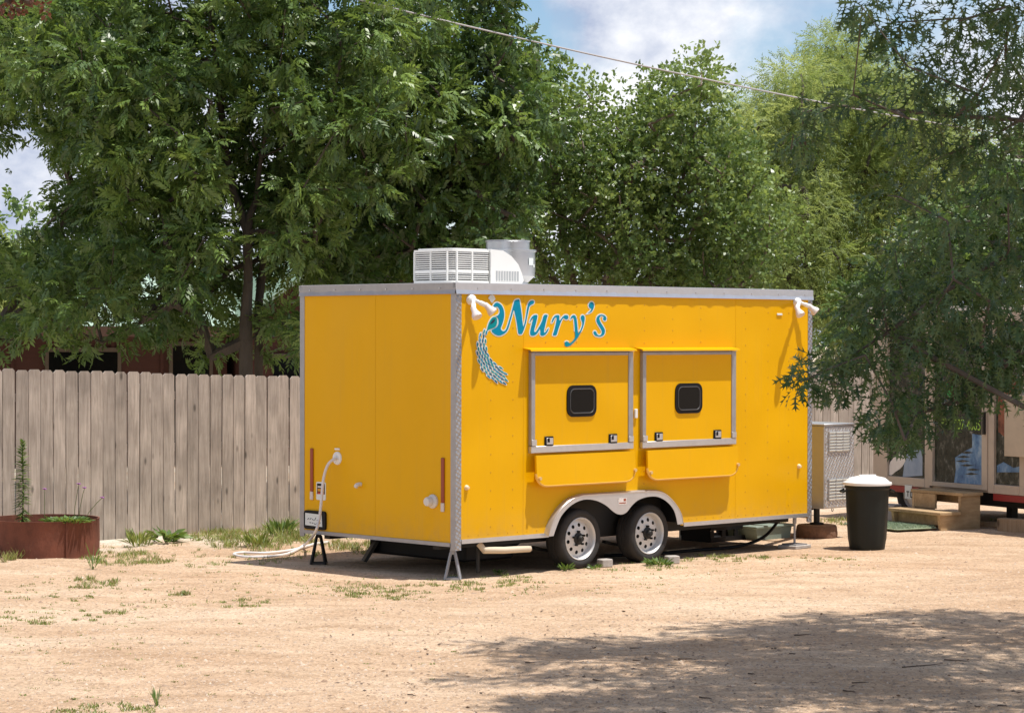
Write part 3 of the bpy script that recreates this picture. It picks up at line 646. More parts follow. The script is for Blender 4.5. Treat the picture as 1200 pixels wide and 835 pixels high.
def lettering():
    k = 13.2556
    def cv(P, ox, oy): return [on_side(ox + x / k, oy + y / k) for x, y in P]
    LA, LB = (545, 340), (630, 340)
    body = [(415, 328), (425, 272), (450, 216), (490, 190), (532, 206), (572, 246), (598, 312), (605, 382), (596, 450), (576, 520), (556, 574), (552, 602), (572, 628), (600, 636), (630, 612), (655, 552), (680, 470), (710, 370), (736, 270), (758, 185), (772, 160), (792, 148), (835, 145), (850, 200), (870, 330), (888, 480), (902, 562), (928, 480), (945, 380), (960, 280), (980, 206), (1010, 168), (1048, 160), (1070, 178), (1056, 208), (1022, 226), (997, 252), (982, 312), (960, 420), (936, 530), (906, 620), (878, 676), (842, 682), (824, 664), (814, 600), (800, 500), (780, 400), (754, 306), (724, 402), (698, 492), (672, 582), (640, 642), (590, 682), (540, 702), (490, 698), (436, 666), (408, 624), (440, 600), (484, 574), (512, 530), (517, 470), (502, 424), (480, 402), (505, 390), (532, 350), (530, 300), (506, 262), (474, 256), (446, 280), (430, 320)]
    drop = [(442, 415), (480, 424), (494, 470), (488, 530), (458, 572), (400, 598), (352, 622), (336, 645), (342, 590), (366, 510), (402, 445)]
    dark = [(385, 524), (412, 478), (446, 448), (460, 458), (440, 496), (402, 520)]
    u_ = [(1000, 490), (1025, 430), (1060, 393), (1100, 382), (1120, 398), (1108, 470), (1085, 560), (1070, 625), (1082, 650), (1106, 634), (1140, 580), (1168, 530), (1195, 470), (1222, 388), (1277, 385), (1265, 440), (1242, 540), (1224, 632), (1230, 658), (1252, 642), (1280, 600), (1295, 592), (1285, 628), (1255, 674), (1222, 700), (1190, 705), (1166, 688), (1166, 640), (1158, 604), (1120, 664), (1076, 700), (1036, 705), (1012, 690), (1008, 640), (1030, 540), (1052, 450), (1046, 438), (1020, 472), (1006, 496)]
    r_ = [(213, 495), (238, 430), (270, 395), (310, 385), (335, 400), (334, 452), (346, 466), (382, 418), (420, 388), (460, 390), (475, 415), (465, 445), (430, 450), (402, 432), (376, 454), (346, 524), (316, 612), (288, 695), (234, 695), (250, 640), (275, 540), (292, 450), (285, 420), (262, 432), (236, 482), (220, 500)]
    y_ = [(505, 455), (520, 410), (550, 388), (580, 395), (600, 440), (612, 530), (620, 620), (630, 668), (662, 618), (688, 545), (688, 490), (668, 440), (675, 400), (700, 388), (725, 410), (726, 470), (706, 560), (672, 640), (628, 722), (582, 784), (540, 826), (505, 856), (460, 876), (426, 866), (415, 828), (436, 796), (470, 800), (492, 824), (522, 806), (560, 768), (578, 720), (575, 640), (570, 540), (560, 450), (544, 426), (520, 442)]
    ap = [(795, 212), (825, 185), (860, 195), (873, 240), (860, 290), (830, 335), (780, 356), (820, 318), (830, 288), (805, 272), (790, 242)]
    s_ = [(1030, 468), (1014, 444), (1022, 412), (990, 396), (966, 410), (957, 442), (976, 500), (1020, 570), (1042, 622), (1032, 680), (986, 716), (930, 716), (884, 696), (864, 656), (880, 635), (905, 644), (920, 680), (950, 700), (980, 690), (994, 650), (984, 610), (940, 540), (912, 480), (915, 430), (945, 390), (990, 378), (1040, 395), (1064, 430), (1056, 466)]
    def curve_mesh(polys, name, m, off, y, th, parent):
        c = bpy.data.curves.new(name, 'CURVE'); c.dimensions = '2D'; c.fill_mode = 'BOTH'; c.extrude = th; c.offset = off
        for P in polys:
            s = c.splines.new('POLY'); s.points.add(len(P) - 1); s.use_cyclic_u = True
            for q, (x, z) in zip(s.points, P): q.co = (x, z, 0, 1)
        o = bpy.data.objects.new('tmp', c); COL.objects.link(o)
        me = bpy.data.meshes.new_from_object(o.evaluated_get(bpy.context.evaluated_depsgraph_get())); bpy.data.objects.remove(o)
        me.transform(Matrix.Rotation(PI / 2, 4, 'X')); me.transform(Matrix.Translation((0, y, 0))); me.name = name
        me.materials.clear(); me.materials.append(m)
        ob = link(name, me, parent); return ob
    def glyph(P, o, name, m=TEAL):
        Q = smoothpoly(cv(P, *o), True, 3)
        b = curve_mesh([Q], name, m, 0.0, -.0030, .0006, T)
        curve_mesh([Q], 'letter_outline', PALE, .011, -.0014, .0006, b)
        return b
    g = glyph(body, LA, 'letter_n'); tag(g, 'teal capital N whose first stroke is a peacock')
    d = glyph(drop, LA, 'peacock_wing', TEAL2); curve_mesh([smoothpoly(cv(dark, *LA), True, 3)], 'wing_shade', NAVY, 0, -.0046, .0005, d)
    glyph(u_, LA, 'letter_u'); glyph(r_, LB, 'letter_r'); glyph(y_, LB, 'letter_y'); glyph(ap, LB, 'apostrophe'); glyph(s_, LB, 'letter_s')
    # crest of the peacock
    cr = MB()
    P0 = on_side(545 + 412 / k, 340 + 190 / k)
    for tx, ty in ((372, 120), (390, 96), (412, 88), (434, 100), (448, 132)):
        q = on_side(545 + tx / k, 340 + ty / k); cr.bar((P0[0], -.0052, P0[1]), (q[0], -.0052, q[1]), .012, .001, (0, 1, 0)); cr.lathe([(.013, -.0062), (.013, -.0048)], (q[0], 0, q[1]), 'y', 8)
    cr.build('peacock_crest', PALE, T)
    # tail: rows of small feathers, pale border under a dark eye
    k3 = 11.93
    sp = smoothpoly([(222, 15), (178, 120), (160, 240), (168, 350), (195, 445), (245, 535), (330, 615), (420, 680), (510, 730)], False, 6)
    hw = np.interp(np.linspace(0, 1, len(sp)), [0, .12, .3, .5, .65, .8, .92, 1], [24, 54, 74, 86, 104, 110, 84, 40])
    ba = MB(); ey = [MB(), MB(), MB()]; rr = random.Random(5); n = 0
    for i in range(2, len(sp) - 1, 3):
        x, y = sp[i]; tx, ty = np.array(sp[min(i + 1, len(sp) - 1)]) - np.array(sp[i - 1]); l = math.hypot(tx, ty); tx /= l; ty /= l; nx, ny = -ty, tx
        m = max(2, int(hw[i] / 18))
        for j in range(m):
            f = (j + .5 + .5 * (i // 3 % 2)) / m - .62
            cx = x + nx * f * 2 * hw[i]; cy = y + ny * f * 2 * hw[i]
            a = math.atan2(ty, tx) * .75 + math.atan2(.9, .55) * .25 + rr.uniform(-.1, .1) + f * .35
            for mb, L2, W2, yo in ((ba, 50, 19, -.0022 - .00004 * n), (ey[n % 3], 32, 10.5, -.0062)):
                V = []
                for q in range(10):
                    b = 2 * PI * q / 10; ex = L2 * math.cos(b) + (6 if mb is not ba else 0); ez = W2 * math.sin(b) * (1 - .25 * math.cos(b))
                    s, z = on_side(550 + (cx + ex * math.cos(a) - ez * math.sin(a)) / k3, 385 + (cy + ex * math.sin(a) + ez * math.cos(a)) / k3); V.append((s, yo, z))
                mb.add(V, [tuple(range(10))])
            n += 1
    tag(ba.build('tail_feathers', PALE, T, False), kind='stuff')
    for mb, mm in zip(ey, (TEAL, TEAL2, mat('deep_teal_vinyl', (.004, .11, .20), .5, spec=.1))): tag(mb.build('feather_eyes', mm, T, False), kind='stuff')
lettering()
def roof_units():
    # rooftop air conditioner, slatted shroud
    s0, z_ = on_side(529, 320, .75); zb = 2.615
    y0, y1 = .75, 1.32
    ac = MB(); H = .335
    prof = [(s0 + .50, zb), (s0 + .90, zb), (s0 + .93, zb + .04), (s0 + .91, zb + .10), (s0 + .86, zb + .19), (s0 + .77, zb + .265), (s0 + .66, zb + .315), (s0 + .50, zb + H - .01)]
    ac.prism(prof, y0 + .01, y1 - .01)
    a = ac.build('air_conditioner', WHT, T, True, 25)
    MB().bbox(s0 + .05, s0 + .505, y0 + .045, y1 - .045, zb + .005, zb + .30, .02).build('coil', mat('grey_coil', (.10, .10, .105), .6), a)
    MB().prism(rrect(s0, s0 + .52, y0, y1, .085), zb + .292, zb + .312, 'z').build('shroud_top', WHT, a, True, 30)
    MB().prism(rrect(s0 + .03, s0 + .52, y0 + .03, y1 - .03, .08), zb + .3122, zb + H - .010, 'z').build('shroud_crown', WHT, a, True, 30)
    MB().prism(rrect(s0, s0 + .52, y0, y1, .085), zb - .02, zb + .03, 'z').build('shroud_base', WHT, a, True, 30)
    for i in range(13):
        z = zb + .042 + i * .0195
        if i == 3: MB().prism(rrect(s0, s0 + .52, y0, y1, .085), z - .004, z + .022, 'z').build('slat', WHT, a); continue
        MB().prism(rrect(s0 + .004, s0 + .518, y0 + .004, y1 - .004, .085), z, z + .0095, 'z').build('slat', WHT, a)
    for y in np.linspace(y0 + .06, y1 - .06, 3): MB().box(s0 - .004, s0 + .012, y - .007, y + .007, zb + .03, zb + .292).build('shroud_post', WHT, a)
    for s in (s0 + .07, s0 + .26, s0 + .50):
        for y in (y0 - .004, y1 - .012): MB().box(s - .008, s + .008, y, y + .016, zb + .03, zb + .292).build('shroud_post', WHT, a)
    v = MB()
    for i in range(9): v.box(s0 + .57 + i * .034, s0 + .59 + i * .034, y0 + .0065, y0 + .012, zb + .035, zb + .125)
    v.build('side_vents', mat('grey_vent', (.42, .43, .44), .6), a)
    # exhaust fan
    yc = 1.62; s1, _ = on_side(595, 300, yc)
    e = MB().lathe([(.20, 2.56), (.20, 2.66), (.265, 2.72), (.27, 2.78), (.27, 2.955), (.282, 2.96), (.282, 2.978), (.215, 2.982), (.215, 3.055), (.223, 3.062), (.223, 3.07), (.205, 3.07), (.205, 2.9), (0, 2.9)], (s1, yc, 0), 'z', 40, False).build('exhaust_fan', mat('spun_aluminium', (.50, .51, .53), .32, .85, var=.1, vscale=5), T, True, 40)
    for a0, z0, w, h in ((-1.35, 2.86, .075, .07), (-1.12, 2.82, .03, .03)):
        c = math.cos(a0), math.sin(a0); m = MB(); t = np.array([-c[1], c[0]])
        P = np.array([s1 + c[0] * .2725, yc + c[1] * .2725]); m.bar((P[0] - t[0] * w / 2, P[1] - t[1] * w / 2, z0), (P[0] + t[0] * w / 2, P[1] + t[1] * w / 2, z0), .003, h); m.build('fan_sticker', PALE, e)
roof_units()
JS = on_side(957, 612, .8)[0]
def tongue():
    t = MB(); yc = W_ / 2
    t.bar((L_ - .3, yc - .75, .33), (L_ + 1.35, yc - .04, .33), .06, .10); t.bar((L_ - .3, yc + .75, .33), (L_ + 1.35, yc + .04, .33), .06, .10); t.box(L_ + 1.25, L_ + 1.6, yc - .05, yc + .05, .28, .39); t.box(L_ + .38, L_ + .44, yc - .45, yc + .45, .27, .32)
    t.build('tongue', BLKM, T, False)
    off = .52
    s0, zt = on_side(966, 499, off); s1, _ = on_side(1001, 500, off); _, zb = on_side(968, 596, off)
    y1 = W_ - .52
    c = MB().bbox(s0, s1, off, y1, zb, zt, .006).build('generator_box', mat('bright_aluminium', (.60, .61, .63), .32, .6, var=.06), T)
    MB().bbox(s0 + .012, s1 - .012, off - .006, off - .0005, zb + .012, zt - .012, .003).build('diamond_panel', DIA2, c)
    MB().bbox(s0 - .012, s1 + .012, off - .015, y1 + .015, zt + .001, zt + .022, .005).build('lid', ALU, c)
    dz = zt - zb
    for a, b in ((.52 + .16, .93), (.09, .36)):
        v = MB().box(s0 + .05, s1 - .085, off - .012, off - .0065, zb + a * dz, zb + b * dz).build('vent_frame', ALU, c)
        n = 7
        for i in range(n):
            z = zb + a * dz + (b - a) * dz * (i + .5) / n; MB().bar((s0 + .065, off - .016, z), (s1 - .1, off - .016, z), .004, .02, (0, -.6, 1)).build('louvre', PALE, v)
        for f in (.0, .33, .66, 1.0):
            x = s0 + .058 + (s1 - s0 - .15) * f; MB().box(x - .004, x + .004, off - .022, off - .0125, zb + a * dz, zb + b * dz).build('vent_bar', ALU, v)
    sj, _ = on_side(958, 600, .9)
    MB().tube([(JS, .80, .14), (JS, .80, .50)], .033, 12).build('tongue_jack', BLKM, T)
    MB().lathe([(.075, .135), (.075, .155), (.04, .16)], (JS, .80, 0), 'z', 14).build('jack_foot', BLKM, T)
    P = [(JS + .03, .78, .40), (JS + .10, .72, .34), (JS + .24, .74, .34), (JS + .31, .78, .42), (JS + .30, .82, .52)]
    MB().tube(smoothpoly(P, False, 5), .014, 8).build('power_conduit', BLKM, T)
    # safety chain: separate links
    for i in range(7):
        z = .50 - i * .034; cx, cy = JS + .14, .70
        R = [(cx + (.012 * math.cos(a) if i % 2 else 0), cy + (0 if i % 2 else .012 * math.cos(a)), z + .024 * math.sin(a)) for a in np.linspace(0, 2 * PI, 11)]
        MB().tube(R, .0045, 5, False).build('chain_link', ALUD, T)
tongue()
# ================================================================== things under and around the trailer
def loc2w(s, y, z=0.): p = O3 + A3 * s + B3 * y; return np.array([p[0], p[1], z])
def jack_stand(p, label, top, m):
    o = thing('jack_stand', label, 'jack stand', p, YAW - PI / 4, 'jack stands under the yellow trailer')
    for k in range(4):
        a = PI / 4 + k * PI / 2; MB().bar((.095 * math.cos(a), .095 * math.sin(a), 0.004), (.025 * math.cos(a), .025 * math.sin(a), top - .025), .018, .018).build('leg', m, o)
    b = MB()
    for k in range(4):
        a = PI / 4 + k * PI / 2; c = a + PI / 2; b.bar((.092 * math.cos(a), .092 * math.sin(a), .012), (.092 * math.cos(c), .092 * math.sin(c), .012), .012, .016)
    b.build('base_rail', m, o); MB().tube([(0, 0, top - .04), (0, 0, top)], .028, 10).build('saddle', m, o)
GREYP = mat('grey_painted_steel', (.33, .33, .34), .5, .4, var=.15)
jack_stand(loc2w(.06, .10), 'grey steel jack stand under the rear corner beside the fenders', .262, GREYP)
jack_stand(loc2w(.10, 2.0), 'dark jack stand under the trailer corner beside the white hose', .29, BLKM)
def pipe_stand():
    p = loc2w(4.74, .10)
    o = thing('pipe_stand', 'thin steel screw prop with foot plate under the trailer front corner', 'prop', p, YAW)
    MB().tube([(0, 0, .012), (0, 0, .26)], .012, 8).build('shaft', ALUD, o); MB().tube([(0, 0, .25), (0, 0, .355)], .02, 8).build('collar', ALUD, o); MB().box(-.09, .09, -.09, .09, .036, .048).build('foot_plate', ALUD, o); 
    q = thing('paver', 'flat grey concrete paver under the steel screw prop', 'paver', p, YAW + .1)
    MB().bbox(-.14, .14, -.11, .11, 0, .036, .006).build('slab', mat('concrete', (.42, .38, .34), .9, var=.2, vscale=12, bump=.4, bscale=60), q)
pipe_stand()
CONC = MATS['concrete']
for (u, v, lab, r) in ((709, 664.5, 'small concrete block chocking the wheel next to the drain pipe', .3), (788, 660.5, 'small concrete block chocking the wheel next to the crates', .1)):
    p = gnd(u, v)
    o = MB().bbox(-.06, .06, -.05, .05, 0, .075, .008).build('concrete_block', CONC); o.location = (p[0], p[1] + .05, p[2]); o.rotation_euler = (0, 0, YAW - .5 + r); tag(o, lab, 'block', 'blocks chocking the wheels')
def stump():
    p = loc2w(JS, .80)
    o = thing('wood_slab', 'round cut log slab under the tongue jack', 'log', p)
    MB().lathe([(.22, 0), (.225, .04), (.215, .115), (.205, .13), (.20, .1315)], (0, 0, 0), 'z', 20).build('bark', mat('bark_brown', (.16, .085, .05), .95, var=.4, vscale=14, bump=.8, bscale=22, bdist=.02), o)
    MB().lathe([(.198, .1318), (.198, .1345), (0, .1345)], (0, 0, 0), 'z', 20, False).build('cut_face', mat('cut_wood', (.36, .22, .13), .85, var=.25, vscale=20), o)
stump()
def under_things():
    p = gnd(838, 632)
    o = thing('plastic_tray', 'black slotted plastic crate lying under the trailer', 'crate', (p[0], p[1], 0), YAW)
    h = .17
    for k, (a, b) in enumerate((((-.30, -.2), (.30, -.2)), ((-.30, .2), (.30, .2)))):
        y = a[1]; MB().box(-.30, .30, y - .008, y + .008, 0, .05).build('side_slat', BLK, o); MB().box(-.30, .30, y - .008, y + .008, h - .05, h).build('side_slat', BLK, o)
        for x in (-.28, -.1, .1, .28): MB().box(x - .03, x + .03, y - .008, y + .008, .052, h - .052).build('side_post', BLK, o)
    for x in (-.296, .296): MB().box(x - .008, x + .008, -.19, .19, 0, h).build('end_panel', BLK, o)
    MB().box(-.285, .285, -.19, .19, .01, .02).build('bottom', BLK, o)
    gr = mat('grey_green_plastic', (.20, .25, .21), .6)
    p = gnd(890, 630); o = thing('storage_tote', 'flat grey-green plastic tote under the trailer front', 'tote', (p[0], p[1], 0), YAW)
    MB().prism([(-.26, 0), (.26, 0), (.29, .12), (-.29, .12)], -.2, .2).build('tub', gr, o, False); MB().bbox(-.31, .31, -.22, .22, .1205, .15, .008).build('lid', gr, o)
    brd = wood_mat('old_board', (.30, .19, .11), (.46, .33, .21))
    for (s, y, r, l, lab) in ((3.55, .62, .1, .5, 'short weathered board lying by the black crate'), (4.35, .62, -.05, .42, 'short weathered board lying by the plastic tote')):
        p = loc2w(s, y); o = MB().bbox(-l / 2, l / 2, -.05, .05, 0, .035, .003).build('board', brd); o.location = (p[0], p[1], 0); o.rotation_euler = (0, 0, YAW + r); tag(o, lab, 'board', 'boards under the trailer')
    P = [loc2w(4.95, .45, .33), loc2w(4.80, .38, .24), loc2w(4.55, .36, .10), loc2w(4.2, .40, .03), loc2w(3.7, .50, .016), loc2w(3.1, .52, .016), loc2w(2.6, .7, .016)]
    tag(MB().tube(smoothpoly([tuple(q) for q in P], False, 5), .016, 8).build('drain_hose', BLK), 'black drain hose drooping from the trailer front to the ground', 'hose')
    # leaning grey board near the front jack
    p = loc2w(4.62, 1.5); o = MB().bar((0, 0, .0), (.06, .05, .34), .11, .02, (1, 0, 0)).build('leaning_board', WHTD); o.location = (p[0], p[1], 0); o.rotation_euler = (0, 0, YAW); tag(o, 'pale board leaning up under the trailer front end', 'board')
under_things()
def hose():
    y, z = on_rear(395, 537)
    P = [loc2w(of, *on_rear(u, v, of)) for u, v, of in ((395, 537, -.015), (391, 538, -.05), (384, 545, -.09), (379, 562, -.13), (376.5, 588, -.16), (374, 608, -.19), (369, 624, -.24))]
    q = [gnd(358, 637, .05), gnd(341, 647, .02), gnd(322, 651, .016), gnd(300, 652, .016), gnd(283, 651.5, .016), gnd(274, 649, .016), gnd(284, 647, .016), gnd(310, 647.5, .016), gnd(340, 644.5, .016), gnd(362, 639, .016), gnd(385, 635, .016)]
    P2 = smoothpoly([tuple(a) for a in P + q], False, 6)
    P2 = [(a[0], a[1], max(a[2], float(height(a[0], a[1])) + .015)) for a in P2]
    tag(MB().tube(P2, .0135, 8).build('water_hose', mat('white_hose', (.70, .67, .65), .5, var=.06)), 'white water hose from the trailer inlet looping onto the ground', 'hose')
hose()
def trash_can():
    p = gnd(1019.5, 645)
    o = thing('trash_can', 'dark ribbed plastic trash can with domed white lid', 'trash can', (p[0], p[1] + .2, float(height(p[0], p[1] + .2)) - .004), .3); o.scale = (.93, .93, 1.0)
    dk = mat('dark_green_grey_plastic', (.010, .013, .011), .5, spec=.3, var=.2, vscale=5)
    n = 48; prof = [(.185, 0), (.19, .01), (.195, .05), (.205, .12), (.222, .42), (.233, .60), (.236, .615), (.245, .62), (.245, .655), (.236, .66)]
    m = MB(); V = []
    for r, h in prof:
        for j in range(n): a = 2 * PI * j / n; rr = r + (.0035 if j % 4 < 2 else -.0015) * (1 if .05 < h < .6 else 0); V.append((rr * math.cos(a), rr * math.sin(a), h))
    Fc = [(i * n + j, i * n + (j + 1) % n, (i + 1) * n + (j + 1) % n, (i + 1) * n + j) for i in range(len(prof) - 1) for j in range(n)] + [tuple(range(n - 1, -1, -1))]
    m.add(V, Fc).build('bin', dk, o, True, 50)
    lid = MB().lathe([(.243, .648), (.262, .650), (.266, .665), (.262, .678), (.235, .686), (.228, .695), (.19, .722), (.11, .737), (.0, .741)], (0, 0, 0), 'z', 40, False).build('lid', WHT, o, True, 40)
    MB().bbox(-.10, .10, -.018, .018, .733, .752, .006).build('lid_grip', WHT, lid)
    for a in (-.15, PI - .15):
        c, s = math.cos(a), math.sin(a)
        P = [(.235 * c - .07 * -s * -1, .235 * s + .07 * c * -1, .60)]
        t = (-s, c); P = [(.238 * c + t[0] * q, .238 * s + t[1] * q, .605) for q in (-.07,)] + [(.285 * c + t[0] * q, .285 * s + t[1] * q, .585) for q in (-.06, .06)] + [(.238 * c + t[0] * .07, .238 * s + t[1] * .07, .605)]
        MB().tube(P, .011, 8).build('handle', dk, o)
trash_can()
# ================================================================== PICTURE-WRAPPED TRAILER AT THE RIGHT
def display_trailer():
    fl = np.array([4.30, 29.05, 0]); d = np.array([.50, -.866, 0]); R = math.atan2(d[1], d[0])
    o = thing('display_trailer', 'cream-framed trailer with wildlife window prints and a glass door', 'trailer', fl, R)
    # local: x along the face to the right, -y... face normal towards camera is local -y
    cream = mat('cream_aluminium', (.50, .42, .34), .5, .1, var=.08)
    red = mat('red_stripe', (.28, .02, .018), .4)
    Lx, D, zb, zt = 5.2, 2.1, .40, 2.42
    def fx(u): # photo column -> local x along the face
        r = ray(u, 500); n = np.array([-.866, -.5, 0]); p = CAM + r * (((fl - CAM) @ n) / (r @ n)); return float((p - fl) @ d)
    def fz(u, v):
        r = ray(u, v); n = np.array([-.866, -.5, 0]); p = CAM + r * (((fl - CAM) @ n) / (r @ n)); return float(p[2])
    xs = dict(l=fx(1037), a=fx(1040), b=fx(1086), c=fx(1092), e=fx(1096), f=fx(1155), g=fx(1160), h=fx(1167), i=fx(1197))
    sgn = 1
    # the face is at local y = 0 with outward = the side that looks at the camera
    nl = np.array([-.866, -.5]); ly = np.array([-math.sin(R), math.cos(R)]); out = 1 if nl @ ly > 0 else -1
    def yb(a, b): return tuple(sorted((a * out, b * out)))
    MB().box(0, Lx, *yb(-D, -.02), zb, zt).build('body', cream, o)
    MB().box(-.1, Lx + .1, *yb(-D - .1, .04), zt + .002, zt + .06).build('roof', WHTD, o)
    MB().box(.05, Lx - .05, *yb(-D + .1, -.15), zb - .16, zb - .002).build('chassis', BLKM, o)
    zbot = fz(1060, 560)
    def post(x0, x1, z0=None, z1=None, nm='frame_post'): return MB().bbox(x0, x1, *yb(-.018, .03), zb if z0 is None else z0, zt if z1 is None else z1, .004).build(nm, cream, o)
    post(0, xs['a'] + .03); post(xs['b'], xs['c'] - .004); post(xs['g'] + .004, xs['h']); post(xs['i'], xs['i'] + .12); post(xs['i'] + 1.2, xs['i'] + 1.3); post(Lx - .1, Lx)
    zg0 = fz(1060, 558)
    for x0, x1 in ((xs['a'] + .034, xs['b'] - .004), (xs['h'] + .004, xs['i'] - .004), (xs['i'] + .124, xs['i'] + 1.196)):
        post(x0, x1, zb, zg0 - .004, 'frame_rail'); post(x0, x1, 2.3, zt, 'frame_rail')
    # red stripe under the frame
    for x0, x1 in ((.0, xs['b'] - .1), (xs['h'], Lx)): MB().box(x0, x1, *yb(-.01, .034), zb - .075, zb - .003).build('stripe', red, o)
    # printed panels
    def print_mat(name, stops, sc, seed, lo=None):
        m = bpy.data.materials.new(name); m.use_nodes = True; nt = m.node_tree; N = nt.nodes; L = nt.links; p = N['Principled BSDF']; p.inputs['Roughness'].default_value = .12; p.inputs['Specular IOR Level'].default_value = .5
        tc = N.new('ShaderNodeTexCoord'); mp = N.new('ShaderNodeMapping'); mp.inputs['Location'].default_value = (seed, seed, seed); mp.inputs['Scale'].default_value = (1.4, 1, .8); L.new(tc.outputs['Object'], mp.inputs[0])
        n = N.new('ShaderNodeTexNoise'); n.inputs['Scale'].default_value = sc; n.inputs['Detail'].default_value = 8; n.inputs['Roughness'].default_value = .7; L.new(mp.outputs[0], n.inputs['Vector'])
        r = N.new('ShaderNodeValToRGB'); e = r.color_ramp.elements
        while len(e) < len(stops): e.new(.5)
        for i, (q, c) in enumerate(stops): e[i].position = q; e[i].color = (*c, 1)
        L.new(n.outputs[0], r.inputs[0]); L.new(r.outputs[0], p.inputs['Base Color']); return m
    woods = print_mat('woods_print', [(.35, (.012, .016, .010)), (.52, (.03, .035, .025)), (.60, (.10, .10, .08)), (.68, (.28, .30, .28))], 9, 3)
    water = print_mat('water_print', [(.35, (.04, .10, .22)), (.5, (.12, .24, .42)), (.65, (.30, .42, .55))], 5, 1)
    pale = print_mat('mist_print', [(.35, (.22, .30, .42)), (.65, (.36, .44, .55))], 3, 8)
    rust = print_mat('rust_print', [(.35, (.10, .03, .018)), (.5, (.26, .09, .05)), (.7, (.40, .17, .10))], 6, 5)
    def sheet(poly, y, m, nm, par, th=.002): return MB().prism(poly, *yb(y, y + th)).build(nm, m, par, False)
    def P(pts): return [(fx(u), fz(u, v)) for u, v in pts]
    lp = sheet([(xs['a'] + .034, zg0), (xs['b'] - .004, zg0), (xs['b'] - .004, 2.3), (xs['a'] + .034, 2.3)], -.006, woods, 'window_print', o); tag(lp, 'window print of a white egret beside pale water')
    xa, xb = xs['a'] + .036, xs['b'] - .006
    sheet(P([(1058, 558.5), (1081, 557), (1081, 528), (1066, 523), (1060, 540)]), -.003, pale, 'printed_water', lp)
    eg = smoothpoly(P([(1037.5, 556), (1041, 545), (1049, 534), (1055, 529), (1058, 523), (1061, 520.5), (1064, 523), (1061.5, 529), (1062, 537), (1057, 547), (1049, 553), (1043, 558)]), True, 3)
    eg = [(min(max(x, xa), xb), max(z, zg0 + .002)) for x, z in eg]
    sheet(eg, -.0005, mat('egret_print', (.78, .74, .70), .3, var=.08, vscale=20), 'printed_egret', lp)
    sheet(P([(1062, 527), (1067, 530), (1062, 531)]), .002, BLK, 'printed_beak', lp)
    rp = sheet([(xs['h'] + .004, zg0), (xs['i'] - .004, zg0), (xs['i'] - .004, 2.3), (xs['h'] + .004, 2.3)], -.006, woods, 'window_print', o); tag(rp, 'window print with rust red rock above dark water')
    sheet(P([(1169, 440), (1196, 440), (1196, 500), (1190, 512), (1180, 514), (1170, 506)]), -.003, rust, 'printed_rock', rp); sheet(P([(1168.5, 553), (1168.5, 545), (1176, 541), (1188, 548), (1195, 546), (1195, 553)]), -.003, water, 'printed_water', rp)
    sheet([(xs['i'] + .124, zg0), (xs['i'] + 1.196, zg0), (xs['i'] + 1.196, 2.3), (xs['i'] + .124, 2.3)], -.006, rust, 'window_print', o)
    # glass door with its own frame and print
    zd = fz(1125, 571)
    dr = MB(); w = .06
    x0, x1 = xs['c'], xs['g']; z0, z1 = zd, 2.36
    dr.box(x0, x0 + w, *yb(-.018, .04), z0, z1); dr.box(x1 - w - .03, x1, *yb(-.018, .04), z0, z1); dr.box(x0 + w, x1 - w - .03, *yb(-.018, .038), z0, z0 + .05); dr.box(x0 + w, x1 - w - .03, *yb(-.018, .038), z1 - .06, z1)
    dr = dr.build('door', cream, o)
    pn = sheet([(x0 + w, z0 + .05), (x1 - w - .03, z0 + .05), (x1 - w - .03, z1 - .06), (x0 + w, z1 - .06)], .004, woods, 'door_print', dr)
    xr = x1 - w - .034
    def C(pts): return [(min(max(x, x0 + w + .002), xr), max(z, z0 + .052)) for x, z in P(pts)]
    sheet(C([(1119, 569), (1121, 550), (1120, 536), (1130, 529), (1140, 524), (1140, 508), (1153, 510), (1155, 572)]), .0066, water, 'printed_water', dr)
    rr = random.Random(4)
    for k in range(8):
        u = 1134 + rr.uniform(-6, 8); v = 520 + k * 5; sheet(C([(u - 8, v), (u, v - 1.6), (u + 9, v), (u, v + 1.3)]), .0092, woods, 'printed_reflection', dr)
    MB().box(x1 - .05, x1 - .02, *yb(.042, .07), 1.05, 1.30).build('door_handle', BLKM, dr)
    def text(s, u0, u1, v, h, m, y, nm, off):
        c = bpy.data.curves.new(nm, 'FONT'); c.body = s; c.size = 1; c.extrude = .001; c.offset = 0; c.fill_mode = 'BOTH'
        ob = bpy.data.objects.new('tmp', c); COL.objects.link(ob); me = bpy.data.meshes.new_from_object(ob.evaluated_get(bpy.context.evaluated_depsgraph_get())); bpy.data.objects.remove(ob)
        V = np.array([v_.co for v_ in me.vertices]); mn, mx = V.min(0), V.max(0); xa, xb = fx(u0), fx(u1); zc = fz((u0 + u1) / 2, v)
        for v_ in me.vertices:
            q = (v_.co - Vector(mn)); v_.co = (xa + q.x / (mx[0] - mn[0]) * (xb - xa), out * (y + q.z * .5), zc + (q.y / (mx[1] - mn[1]) - .5) * h)
        me.materials.clear(); me.materials.append(m); return link(nm, me, dr)
    lime = mat('lime_vinyl', (.36, .62, .08), .5); 
    MB().prism([(fx(1103), fz(1103, 489)), (fx(1103), fz(1103, 503)), (fx(1151), fz(1151, 506)), (fx(1151), fz(1151, 491))], *yb(.0066, .0086)).build('number_backing', mat('dark_vinyl', (.02, .03, .02), .5), dr)
    text('830-507-4005', 1104, 1150, 497, .115, lime, .0125, 'phone_number', 0)
    text('Liquid', 1104, 1122, 474, .11, PALE, .0125, 'shop_name', 0)
    # green plant emblem above the name
    em = MB()
